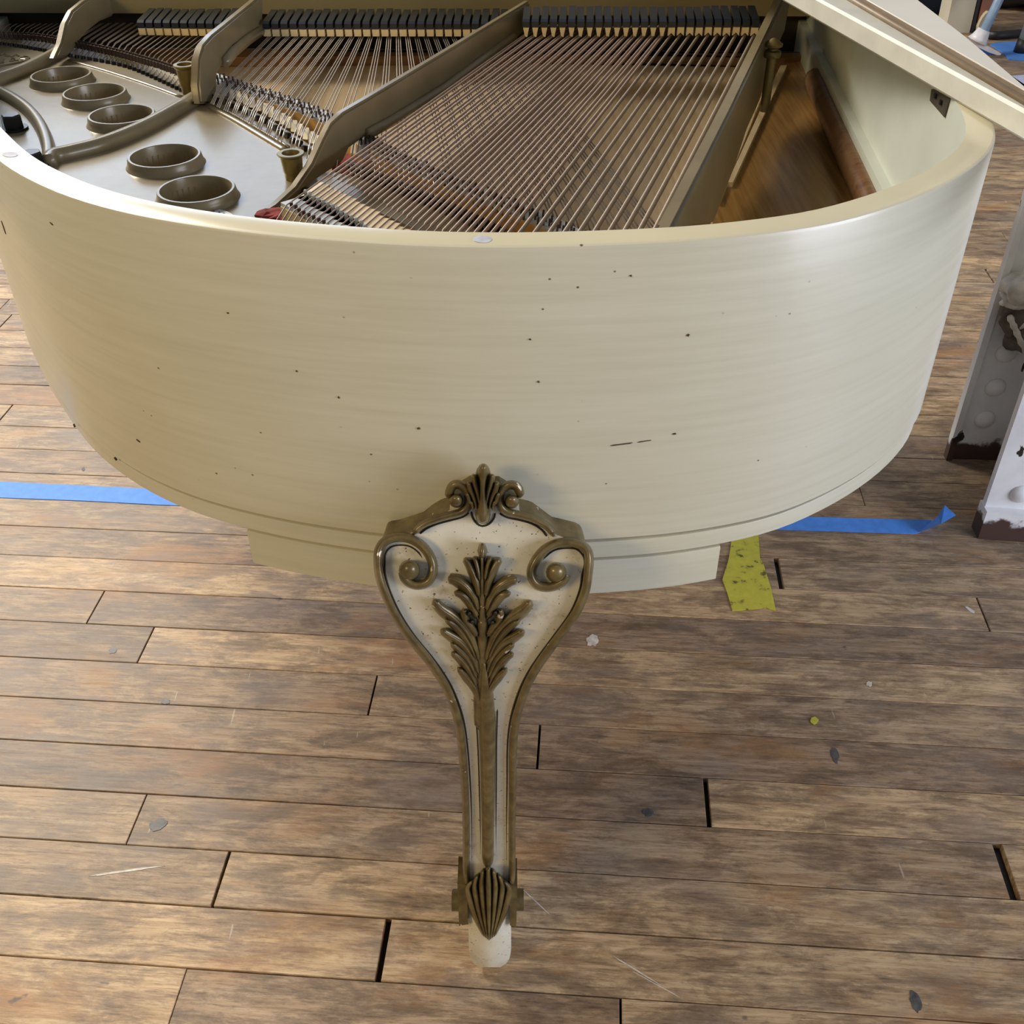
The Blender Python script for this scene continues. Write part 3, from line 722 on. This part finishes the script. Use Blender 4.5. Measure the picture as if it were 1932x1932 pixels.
for i, p in enumerate(q):
    if i % 4 == 3: continue
    for dy in (-.005, .006): mb.tube([(p[0], p[1]+dy, ZS-.006), (p[0], p[1]+dy, ZS+.003)], .0011, 4)
o = P_(mb.build('treble_bridge_pins', M['dpin'])); o['kind'] = 'stuff'
# aliquot plates and hitch pins, treble then tenor
AX = np.array([math.sin(math.radians(6)), math.cos(math.radians(6))])
mb = MB(); L = .009
mb.add([(-.0045, -L/2, 0), (.0045, -L/2, 0), (.0045, L/2, 0), (-.0045, L/2, 0), (-.0036, .001, .0125), (.0036, .001, .0125)], [(3, 2, 1, 0), (0, 1, 5, 4), (2, 3, 4, 5), (1, 2, 5), (3, 0, 4)])
ali0 = mb.build('aliquot_plate', M['silver'], plate); ali_used = False
def aliquot(p, rz):
    global ali_used
    o = ali0 if not ali_used else link('aliquot_plate', ali0.data, plate); ali_used = True
    o.location = (float(p[0]), float(p[1]), ZP-.001); o.rotation_euler = (0, 0, rz); o.scale = (.8, .8, .85)
tre_pins = list(pathpts([(-14, 82), (0, 84), (36, 89), (84, 97)], 12, ZP))+list(pathpts([(95, 103), (150, 110), (225, 124), (272, 140), (342, 172)], 26, ZP))
for p in tre_pins:
    peg('hitch_pin', (p[0], p[1], ZP), .0034, .0042, 'pin', plate, (-.35, .2))
    for s_ in (-.5, .5): aliquot(p+AX*.020+np.array([.0065*s_*1.0, 0]), -.1)
ten_pins = list(pathpts([(398, 186), (440, 202), (490, 226), (540, 258), (588, 290)], 17, ZP))
for i, p in enumerate(ten_pins):
    peg('hitch_pin', (p[0]-.001*(i % 2), p[1]-.004*(i % 2), ZP), .0042, .0065, 'pin', plate, (-.3, .2))
    for s_ in (-.5, .5): aliquot(p+np.array([.009, .026])+np.array([.010*s_, -.006*s_]), -.3)
# ------------------------------------------------------------------ strings
def string(pts, r, mat, n=5, rr=None):
    mb = MB(); mb.tube(pts, r, n, rr); o = P_(mb.build('string', M[mat], None, True)); return o
for p in tre_pins:
    e = p+AX*(1.86-p[1])
    for s_ in (-.5, .5):
        d = np.array([.0045*s_*2, 0])
        string([(p[0]+d[0]*.6, p[1]+.001, ZP+.004), (p[0]+d[0]+AX[0]*.02, p[1]+AX[1]*.02, ZP+.008), (p[0]+d[0]+AX[0]*.05, p[1]+AX[1]*.05, ZS), (e[0]+d[0], e[1], ZS)], .0007, 'copperd', 4)
far_to_near = [(500, 390, 178), (534, 412, 190), (590, 462, 214), (646, 516, 248), (690, 596, 294), (740, 730, 330), (795, 885, 372), (900, 1115, 432), (965, 1290, 480)]
DP = 17.1
for k in range(27):
    xf = 512+k*DP
    for s_ in (-1, 0, 1):
        xx = xf+s_*3.6
        nx = np.interp(xx, [f[0] for f in far_to_near], [f[1] for f in far_to_near]); ny = np.interp(xx, [f[0] for f in far_to_near], [f[2] for f in far_to_near])
        A = pix(xx, 67, ZS); B = pix(nx, ny, ZS)
        u = (A-B)/np.linalg.norm(A-B); E2 = A+u*.09
        string([(B[0], B[1], ZP+.005), tuple(B+u*.025+np.array([0, 0, -.003])), tuple(B+u*.06), tuple(E2)], .00075, 'steel' if k < 16 else 'dkwire', 5)
def bass(xf, xn, r, mat):
    A = pix(xf, 66, ZBs); N = pix(xn, 432, ZBs); u = (N-A)/np.linalg.norm(N-A)
    # run on to the bass bridge
    bp = pathpts(bb_path, 60, ZBs); nrm = np.array([-u[1], u[0]])
    dist = [(q-A[:2])@nrm for q in bp]; i = int(np.argmin(np.abs(dist))); Lb = float((bp[i]-A[:2])@u[:2])
    E0 = A+u*Lb
    A2 = A-u*.06
    w = A+u*(Lb-.075)
    string([tuple(A2), tuple(A+u*.02), tuple(w), tuple(w+u*.003), tuple(E0), tuple(E0+u*.02), tuple(E0+u*.075+np.array([0, 0, -.02]))], r, mat, 7, [r, r, r, .0008, .0008, .0008, .0007])
    return E0, u
ends = []
for k in range(10):
    ends.append(bass(1423-17.4*k, 1236-27.8*k, .0027-.00007*k, 'copperd'))
for j in range(16):
    xf = 1423-17.4*10-17.1*j; xn = 1236-278-31.5*j
    for s_ in (-.5, .5): ends.append(bass(xf+s_*5.6, xn+s_*15.5, .0019-.00003*j, 'copper'))
for E0, u in ends:
    for dd, h in ((-.017, .007), (.013, .005)):
        q = E0+u*dd; peg('bridge_pin', (q[0]+.0015, q[1], ZBs-.004), .0019, h, 'greym' if dd < 0 else 'dpin', plate)
# notched maple ledge in front of the bass bridge
mb = MB()
for E0, u in ends[10:]:
    q = E0-u*.034; mb.box((q[0]-.001, q[1], ZBs-.009), .0062, .05, .010, math.atan2(u[1], u[0])+math.pi/2)
o = mb.build('bridge_notches', M['maple']); o.parent = bb; o['kind'] = 'stuff'
# red felt by the bass hitch pins
for i, (cx, cy, w) in enumerate(((514, 404, 12), (540, 408, 14), (562, 414, 15), (590, 422, 13))):
    c = pix(cx, cy, .787); mb = MB(); rf = random.Random(i)
    mb.lathe((c[0], c[1], ZP-.001), [(.012, 0), (.014, .004), (.012, .008), (.006, .010)], 9)
    mb.v = [(v[0]+rf.uniform(-.0025, .0025)+(v[0]-c[0])*.5, v[1]+rf.uniform(-.002, .002), v[2]+rf.uniform(-.001, .001)) for v in mb.v]
    P_(mb.build('red_felt_pad', M['redfelt']))
rl = [(640, 300), (740, 345), (860, 395), (960, 440)]
mb = MB(); mb.add(*strip_mesh(rl, .765, -.012, .012, .742, .768)); P_(mb.build('red_felt_strip', M['redfelt']))
mb = MB(); mb.add(*strip_mesh([(600, 330), (680, 352), (800, 400), (900, 450)], .765, -.035, .02, .742, .764)); P_(mb.build('tenor_plate_web', M['plate']))
mb = MB(); q = pathpts([(660, 300), (760, 340), (880, 392), (980, 440)], 34, ZP)
for p in q: peg('hitch_pin', (p[0], p[1], .768), .0036, .011, 'pin', plate)
for p in pathpts([(668, 286), (770, 326), (890, 378), (1000, 428)], 26, ZP): aliquot(p, -.4)

# ------------------------------------------------------------------ dampers
def make_damper(kind):
    mb = MB()   # head: chamfered block, front towards the tail
    w, L = .0106, .062
    V = []
    for x in (-w/2, w/2):
        V += [(x, 0, .0105), (x, 0, .0185), (x, .005, .0215), (x, L, .0265), (x, L, .0105)]
    mb.add(V, [(0, 1, 2, 3, 4), (9, 8, 7, 6, 5)]+[(i, 5+i, 5+(i+1) % 5, (i+1) % 5) for i in range(5)])
    h = mb.build('damper', M['black'])
    mb = MB(); z0, z1 = 0, .0105
    if kind == 'flat': pr = [(-.0054, z0), (.0054, z0), (.0056, z1), (-.0056, z1)]
    elif kind == 'wedge': pr = [(-.0018, -.003), (.0018, -.003), (.0045, z1), (-.0045, z1)]
    else: pr = [(-.0052, -.002), (0, .0025), (.0052, -.002), (.0050, z1), (-.0050, z1)]
    n = len(pr); V = [(x, .001, z) for x, z in pr]+[(x, .045, z) for x, z in pr]
    mb.add(V, [tuple(range(n)), tuple(range(n, 2*n))[::-1]]+[(i, (i+1) % n, n+(i+1) % n, n+i) for i in range(n)])
    f = mb.build('damper_felt', M['felt'], h); return h
protos = {k: make_damper(k) for k in ('flat', 'wedge', 'single')}; used = set()
def damper(kind, P):
    pr = protos[kind]
    if kind in used:
        o = pr.copy(); COL.objects.link(o); f = pr.children[0].copy(); COL.objects.link(f); f.parent = o
    else: o = pr; used.add(kind)
    P_(o); o.location = tuple(map(float, P)); o.rotation_euler = (random.uniform(-.02, .02), 0, -.06+random.uniform(-.02, .02))
for k in range(12): damper('flat', pix(269+k*16.15, 66.5+k*.2, ZS+.001))
for k in range(27): damper('flat', pix(504+k*DP, 69, ZS+.001))
for j in range(16): damper('wedge', pix(1423-174-17.1*j, 66, ZBs+.003))
for k in range(10): damper('single', pix(1423-17.4*k, 66-.4*(k % 3), ZBs+.002))

# ------------------------------------------------------------------ lid lying on the spine
lid = empty('piano_lid', (.43, 1.1, ZT))
T(lid, 'folded cream piano lid with brass hinge seam lying askew on the rim', 'lid')
def lidp(o): o.parent = lid; o.matrix_parent_inverse = Matrix.Translation((-.43, -1.1, -ZT)); return o
LB = ZT+.0005; LT = ZT+.0225; UT = LT+.007
eb = [pix(a, b, LB)[:2] for a, b in ((1552, 47), (1887, 242))]; d = (eb[0]-eb[1]); d /= np.linalg.norm(d)
et = [pix(a, b, LT)[:2] for a, b in ((1593, 17), (1850, 176))]
n0 = eb[1]-d*.22; n1 = eb[1]+d*1.02
rgt = lambda yv: .4475-.018*(yv-1.0)*0
poly = [n0, (n0[0]+.004, n0[1]), (.430, .80), (.436, .92), (.441, 1.08), (.443, n1[1]), n1]
def inset(poly, d):
    P = [np.array(p, float) for p in poly]; n = len(P); A = sum(P[i][0]*P[(i+1) % n][1]-P[(i+1) % n][0]*P[i][1] for i in range(n)); sg = 1 if A > 0 else -1; out = []
    for i in range(n):
        a, b, c = P[i-1], P[i], P[(i+1) % n]; u = (b-a)/np.linalg.norm(b-a); v = (c-b)/np.linalg.norm(c-b)
        nu = sg*np.array([-u[1], u[0]]); nv = sg*np.array([-v[1], v[0]]); k = 1+nu@nv
        out.append(b+(nu+nv)*d/max(k, .5))
    return out
def bevprism(poly, z0, z1, bev, name, mat):
    n = len(poly); q = inset(poly, bev); V = []
    for pp, z in ((q, z0), (poly, z0+bev), (poly, z1-bev), (q, z1)): V += [(p[0], p[1], z) for p in pp]
    Fc = [tuple(range(n))[::-1], tuple(range(3*n, 4*n))]+[(k*n+i, k*n+(i+1) % n, (k+1)*n+(i+1) % n, (k+1)*n+i) for k in range(3) for i in range(n)]
    return lidp(mesh(name, V, Fc, M[mat]))
bevprism(poly, LB, LT, .0025, 'main_board', 'lidw')
nrm = np.array([d[1], -d[0]])
if nrm[0] < 0: nrm = -nrm
h0 = [pix(a, b, LT)[:2] for a, b in ((1601, 0), (1932, 196))]
hd = (h0[0]-h0[1])/np.linalg.norm(h0[0]-h0[1])
hs, he = h0[1]-hd*.055, h0[1]+hd*1.0
mb = MB(); mb.tube([(*hs, LT+.002), (*he, LT+.002)], .0032, 8); lidp(mb.build('piano_hinge', M['hinge'], None, True))
u0, u1 = hs+nrm*.006, he+nrm*.006
oo = [pix(a, b, UT)[:2] for a, b in ((1733, 0), (1824, 70), (1932, 161))]; od = (oo[0]-oo[2])/np.linalg.norm(oo[0]-oo[2])
_A = np.array([hd, -od]).T; _t = np.linalg.solve(_A, oo[2]-u0); apex = u0+hd*_t[0]     # where the flap's two edges meet
bevprism([apex+hd*.012, oo[2], oo[1], oo[0], oo[0]+od*.65, u1], LT-.0005, UT, .001, 'folded_flap', 'lidg')
mb = MB(); e0, e1 = hs+nrm*.0045, he+nrm*.0045; f0, f1 = hs+nrm*.0075, he+nrm*.0075
mb.prism([e0, f0, f1, e1], LT-.0003, UT-.0008); lidp(mb.build('hinge_edge_strip', M['hinge']))
# hinge leaf hanging below the board
hp = [(1760, 171), (1791, 188), (1783, 221), (1755, 190)]
HPa, HPb = (spx(.93, -.002), .93, 0), (spx(1.1, -.002), 1.1, 0)
pts = [pixY(a, b, 1.0+.0*i) for i, (a, b) in enumerate(hp)]
hpz = [pixplane(a, b, (spx(.95, .002), .95, 0), (spx(1.2, .002), 1.2, 0)) for a, b in ((1758, 168), (1792, 186), (1782, 221), (1755, 190))]
V = [p+np.array([-.0005, 0, 0]) for p in hpz]+[p+np.array([.003, 0, 0]) for p in hpz]
mb = MB(); mb.add(V, [(0, 1, 2, 3), (7, 6, 5, 4)]+[(i, (i+1) % 4, 4+(i+1) % 4, 4+i) for i in range(4)]); P_(mb.build('hinge_leaf', M['hingep']))
for a, b in ((1766, 181), (1776, 193)):
    c = pixplane(a, b, (spx(.95, .003), .95, 0), (spx(1.2, .003), 1.2, 0)); mb = MB(); mb.box(c, .003, .004, .004); P_(mb.build('hinge_screw', M['pin']))

# ------------------------------------------------------------------ tape on the floor
def flat(poly_px, name, mat, z0=.0001, z1=.0011):
    mb = MB(); mb.prism([pix(a, b, z1)[:2] for a, b in poly_px], z0, z1); return mb.build(name, M[mat])
tp = [(-520, 881), (0, 908.5), (160, 916), (300, 923), (900, 950), (1490, 974), (1758, 981), (1752, 990), (1735, 1004), (1728, 1007), (1480, 999), (900, 976), (300, 952), (160, 944.5), (0, 938.5), (-520, 910)]
tape = flat(tp, 'masking_tape', 'blue')
T(tape, 'strip of blue masking tape on the floor running beneath the piano', 'tape')
c0, c1 = pix(1733, 1004, .001), pix(1762, 985, .001)
curl = [c0, c1]
tip1 = pixY(1782, 953, c1[1]-.005); tip2 = pixY(1803, 972, c1[1]-.03); mid1 = pixY(1770, 973, c1[1]-.004); mid2 = pixY(1775, 988, c1[1]-.045)
V = [c0, c1, mid1, mid2, tip1, tip2]; V2 = [v+np.array([0.0004, -.0006, .0004]) for v in V]
mb = MB(); mb.add(V+V2, [(0, 1, 2), (0, 2, 3), (3, 2, 4, 5), (6, 8, 7), (6, 9, 8), (9, 11, 10, 8), (0, 6, 7, 1), (1, 7, 8, 2), (2, 8, 10, 4), (4, 10, 11, 5), (5, 11, 9, 3), (3, 9, 6, 0)])
o = mb.build('curled_end', M['blue'], tape)
yt = flat([(1381, 1012), (1431, 1006), (1434, 1053), (1440, 1062), (1455, 1110), (1464, 1152), (1440, 1146), (1420, 1149), (1382, 1152), (1372, 1118), (1363, 1093), (1374, 1058), (1378, 1036)], 'yellow_tape', 'yellow', .0001, .0014)
T(yt, 'scuffed piece of yellow tape on the floor beside the blue strip', 'tape')
yd = flat([(1529, 1360), (1531, 1354), (1538, 1352), (1545, 1358), (1541, 1364), (1536, 1367), (1530, 1363)], 'tape_scrap', 'yellow')
T(yd, 'tiny torn scrap of yellow tape alone on bare planks', 'tape')

# stains and scratches on the planks
def stain(cx, cy, rx, ry, ang, mat, seed):
    r = random.Random(seed); N = 16; P = []
    for k in range(N):
        a = 2*math.pi*k/N; q = r.uniform(.72, 1.1); x, yy = rx*q*math.cos(a), ry*q*math.sin(a)
        P.append((cx+x*math.cos(ang)-yy*math.sin(ang), cy+x*math.sin(ang)+yy*math.cos(ang)))
    o = flat(P, 'floor_stain', mat, -.0012, .0002); o.parent = floor_root; o.matrix_parent_inverse = Matrix.Rotation(PH, 4, 'Z')
M['stain'] = plain('blue_black_stain', (.085, .085, .085), .5, 0, .5, 90)
M['paintw'] = plain('white_scuff', (.62, .58, .52), .6, 0, .3, 90)
for k, a in enumerate([(298, 1556, 19, 11, -.4, 'stain'), (312, 1323, 9, 6, 0, 'stain'), (1575, 1424, 7, 17, -.3, 'stain'), (213, 1227, 9, 6, -.5, 'stain'), (480, 985, 6, 8, 0, 'stain'),
                       (1223, 1532, 11, 8, 0, 'stain'), (1728, 1890, 10, 24, -.35, 'stain'), (157, 885, 4, 4, 0, 'dark'), (238, 1643, 74, 2.2, -.14, 'paintw'), (1118, 1208, 13, 12, 0, 'paintw'),
                       (1200, 1830, 60, 1.2, .55, 'paintw'), (1240, 1858, 55, .9, .5, 'paintw'), (1010, 1700, 40, 1.1, .75, 'paintw'), (1830, 1150, 12, 3, .6, 'paintw'), (1640, 1290, 6, 5, .2, 'paintw')]):
    stain(*a, k)

# ------------------------------------------------------------------ riveted steel column
cb = pix(1784, 866, 0); cf = pix(1841, 1006, 0)
col = empty('steel_column', (1.05, 1.62, 0)); T(col, 'riveted steel column with chipped white paint and rusted foot', 'column')
def cp(o): o.parent = col; o.matrix_parent_inverse = Matrix.Translation((-1.05, -1.62, 0)); return o
CH = 2.6
mb = MB(); mb.prism([(cb[0]+.004, cb[1]), (cb[0]+.34, cb[1]-.02), (cb[0]+.34, cb[1]+.006), (cb[0]+.004, cb[1]+.02)], 0, CH); cp(mb.build('back_flange', M['colg']))
mb = MB(); mb.prism([(cb[0]-.001, cb[1]-.005), (cb[0]+.011, cb[1]-.006), (cb[0]+.011, cb[1]+.013), (cb[0], cb[1]+.013)], .0, CH); cp(mb.build('edge_angle', M['colg']))
mb = MB(); mb.prism([(cf[0], cf[1]), (cf[0]+.30, cf[1]-.04), (cf[0]+.302, cf[1]-.022), (cf[0]+.003, cf[1]+.018)], .02, CH); cp(mb.build('front_flange', M['colw']))
mb = MB(); mb.prism([(cf[0]+.14, cf[1]-.005), (cf[0]+.155, cf[1]-.007), (cb[0]+.16, cb[1]), (cb[0]+.145, cb[1])], 0, CH); cp(mb.build('web', M['colg']))
mb = MB(); mb.prism([(cf[0]-.002, cf[1]-.016), (cf[0]+.30, cf[1]-.058), (cf[0]+.30, cf[1]-.02), (cf[0]-.001, cf[1]+.02)], 0, .062); cp(mb.build('base_collar', M['colw']))
def pdist(a, b): return pixplane(a, b, (cb[0], cb[1], 0), (cb[0]+.34, cb[1]-.02, 0))
riv = []
def dome(name, P, r, nrm_, mat):
    mb = MB(); N = 14; V = []; n_ = np.array(nrm_)/np.linalg.norm(nrm_); t = np.cross(n_, [0, 0, 1.]); t /= np.linalg.norm(t); b = np.cross(n_, t)
    for q in range(5):
        a = math.pi/2*q/5; V += [np.array(P)+n_*(r*.6*math.sin(a)-.001)+(t*math.cos(2*math.pi*k/N)+b*math.sin(2*math.pi*k/N))*r*math.cos(a) for k in range(N)]
    V.append(np.array(P)+n_*(r*.6))
    F2 = [(q*N+k, q*N+(k+1) % N, (q+1)*N+(k+1) % N, (q+1)*N+k) for q in range(4) for k in range(N)]+[(4*N+k, 4*N+(k+1) % N, 5*N) for k in range(N)]+[tuple(range(N))[::-1]]
    mb.add(V, F2); return cp(mb.build(name, M[mat], None, True))
for a, b in ((1898, 666), (1878, 731), (1858, 791)): dome('rivet', pdist(a, b), .020, (-.06, -1, 0), 'colg')
P = pixplane(1926, 932, cf, (cf[0]+.30, cf[1]-.04, 0)); dome('rivet', P, .019, (-.13, -1, 0), 'colw')
# rubble grime at the foot
# crumpled cloth on the column
rg = random.Random(12)
def lump(name, c, r, seed, mat, squash=(1, 1, 1), parent=None):
    bm = bmesh.new(); bmesh.ops.create_icosphere(bm, subdivisions=3, radius=1); rs = random.Random(seed)
    dirs = [Vector((rs.gauss(0, 1), rs.gauss(0, 1), rs.gauss(0, 1))).normalized() for _ in range(14)]
    for v in bm.verts:
        d_ = v.co.normalized(); f = 1+.16*sum(math.sin(5*d_.dot(q)+i) for i, q in enumerate(dirs[:7]))/2.4
        v.co = Vector((d_.x*f*squash[0]*r, d_.y*f*squash[1]*r, d_.z*f*squash[2]*r))
    me = bpy.data.meshes.new(name); bm.to_mesh(me); bm.free(); me.materials.append(M[mat])
    for p in me.polygons: p.use_smooth = True
    o = link(name, me, parent); o.location = tuple(map(float, c)); return o
M['rag'] = plain('dirty_white_cloth', (.60, .57, .50), .9, 0, .35, 30)
M['ragd'] = plain('dirt_brown_cloth', (.12, .10, .075), .9, 0, .5, 40)
rag = empty('bundled_rag', pdist(1925, 560)); T(rag, 'dirty white rag with rope trim bundled against the column', 'rag')
rag.location.y -= .05
bx = rag.location
for i, (a, b, r, m_, sq) in enumerate(((1926, 530, .040, 'rag', (1.1, .8, .8)), (1907, 552, .026, 'rag', (1.2, .8, .6)), (1930, 580, .030, 'rag', (1, .8, .9)), (1905, 585, .030, 'ragd', (.9, .6, 1)), (1890, 566, .018, 'ragd', (.8, .6, 1.2)), (1925, 620, .035, 'ragd', (1, .6, 1)))):
    c = pdist(a, b)+np.array([0, -.03, 0]); o = lump('cloth_fold', c-np.array(bx), r, i, m_, sq, rag)
mb = MB(); rp = [pdist(a, b)+np.array([0, -.05, 0]) for a, b in ((1885, 572), (1893, 590), (1903, 612), (1916, 638), (1928, 655), (1945, 672), (1960, 690))]
mb2 = MB(); mb2.tube([p-np.array(bx) for p in catmull(rp, 3)], .005, 7, [.0045+.002*(i % 2) for i in range(len(catmull(rp, 3)))]); o = mb2.build('rope_trim', M['rag'], rag, True)

# ------------------------------------------------------------------ far corner of the workshop
def gpt(a, b): return pix(a, b, 0)
br = gpt(1866, 104); bY = br[1]
def bp(a, b, dy=0): return pixY(a, b, bY+dy)
broom = empty('push_broom', br); T(broom, 'white-headed broom with blue bristles and slate blue handle', 'broom')
def brp(o): o.parent = broom; o.matrix_parent_inverse = Matrix.Translation(tuple(-br)); return o
mb = MB(); mb.tube([bp(1855, 62), bp(1899, -30, .1), bp(1960, -180, .3)], .019, 12); brp(mb.build('broom_handle', M['handle'], None, True))
mb = MB(); mb.tube([bp(1844, 78), bp(1849, 70), bp(1857, 56)], .03, 10, [.045, .035, .026]); brp(mb.build('broom_socket', M['plastic_w'], None, True))
hd_ = [(1826, 72), (1840, 75), (1870, 90), (1889, 101), (1887, 106), (1866, 99), (1838, 86), (1822, 78)]
V = [bp(a, b) for a, b in hd_]+[bp(a, b, .06) for a, b in hd_]; k = len(hd_)
mb = MB(); mb.add(V, [tuple(range(k)), tuple(range(k, 2*k))[::-1]]+[(i, (i+1) % k, k+(i+1) % k, k+i) for i in range(k)]); brp(mb.build('broom_head', M['plastic_w']))
mb = MB()
for i in range(16):
    a = 1834+i*3.3; yb = 84+i*1.35
    for dy in (.01, .03, .05): mb.tube([bp(a, yb, dy), bp(a-1, yb+26, dy)], .0065, 4, [.004, .0065])
o = brp(mb.build('broom_bristles', M['bristle'])); o['kind'] = 'stuff'
# beige board, black strip and brown case leaning behind the broom
def upright(name, x0, x1, ytop, base, mat, label, cat, depth=.05, slant=0, zt=1.2):
    A = gpt(*base); Yv = A[1]; z0 = 0
    xa = pixY(x0, base[1], Yv)[0]; xb = pixY(x1, base[1], Yv)[0]
    mb = MB(); V = [(xa, Yv, 0), (xb, Yv, 0), (xb+slant, Yv+.05, zt), (xa+slant, Yv+.05, zt)]; V += [(v[0], v[1]+depth, v[2]) for v in V]
    mb.add(V, [(0, 1, 2, 3), (7, 6, 5, 4)]+[(i, (i+1) % 4, 4+(i+1) % 4, 4+i) for i in range(4)])
    return T(mb.build(name, M[mat]), label, cat)
upright('beige_post', 1783, 1829, 0, (1805, 62), 'beige', 'beige painted wooden post standing behind the piano lid', 'post', .12, 0)
upright('black_strip', 1830.8, 1836.3, 0, (1832, 62), 'blk', 'black upright rail against the beige post', 'rail', .08, 0)
tn = upright('brown_case', 1840, 1861, 0, (1846, 62), 'tan', 'terracotta wooden panel with a pale oval hole behind the broom', 'panel', .06, 0)
c = pixY(1856, 42, gpt(1846, 66)[1]+.02); mb = MB(); V = [(c[0]+.018*math.cos(t)+.01*math.sin(t), c[1]-.004, c[2]+.045*math.sin(t)) for t in np.linspace(0, 2*math.pi, 14, endpoint=False)]; V2 = [(v[0], v[1]+.04, v[2]) for v in V]
mb.add(V+V2, [tuple(range(14)), tuple(range(14, 28))[::-1]]+[(i, (i+1) % 14, 14+(i+1) % 14, 14+i) for i in range(14)]); o = mb.build('pale_oval', M['beige'], tn)
T(flat([(1868, 84), (1880, 80), (1932, 77), (1990, 78), (1990, 112), (1932, 113), (1903, 111), (1894, 100), (1876, 88)], 'blue_sheet', 'bluef', .0001, .004), 'bright blue plastic sheet on the floor behind the broom', 'sheet')
T(flat([(1905, 143), (1990, 138), (1990, 160), (1915, 160)], 'pale_board', 'ltblue', .0001, .006), 'pale lilac board lying on the floor below the blue sheet', 'board')
T(flat([(1882, 60), (1925, 56), (1926, 62), (1884, 66)], 'ochre_board', 'ochre', .0001, .01), 'ochre wooden offcut on the floor beside black bag', 'offcut')
bg_ = lump('black_bag', gpt(1925, 50)+np.array([.22, .34, .20]), .26, 5, 'blk', (1.15, .8, .9)); T(bg_, 'slumped black bag behind the blue sheet', 'bag')
nv = lump('navy_cushion', gpt(1775, 40)+np.array([-.05, .2, .10]), .15, 9, 'navy', (1.2, .8, .75)); T(nv, 'dark navy cushion lying left of the beige post', 'cushion')
gs = gpt(1752, 20); bs = lump('dark_bundle', gs+np.array([-.05, .3, .12]), .17, 21, 'blk', (1.5, .8, .8)); T(bs, 'black bundle in the shadow behind the navy cushion', 'bundle')
mb = MB(); cpth = [(1864, 74), (1880, 75), (1905, 73), (1925, 71), (1950, 70)]
mb.tube([gpt(a, b)+np.array([0, 0, .018]) for a, b in cpth], .018, 8); T(mb.build('black_cable', M['blk'], None, True), 'thick black cable lying across the floor to the bag', 'cable')
pl = gpt(1925, 100); pole = empty('pole_stand', pl); T(pole, 'grey metal stand leg with a black rubber tip on blue sheet', 'stand')
mb = MB(); mb.tube([(0, 0, .05), (.10, .05, .9)], .022, 10); mb.build('stand_leg', M['greym'], pole, True)
mb = MB(); mb.tube([(-.004, 0, .0), (.003, 0, .055)], .027, 10); mb.build('rubber_tip', M['blk'], pole, True)
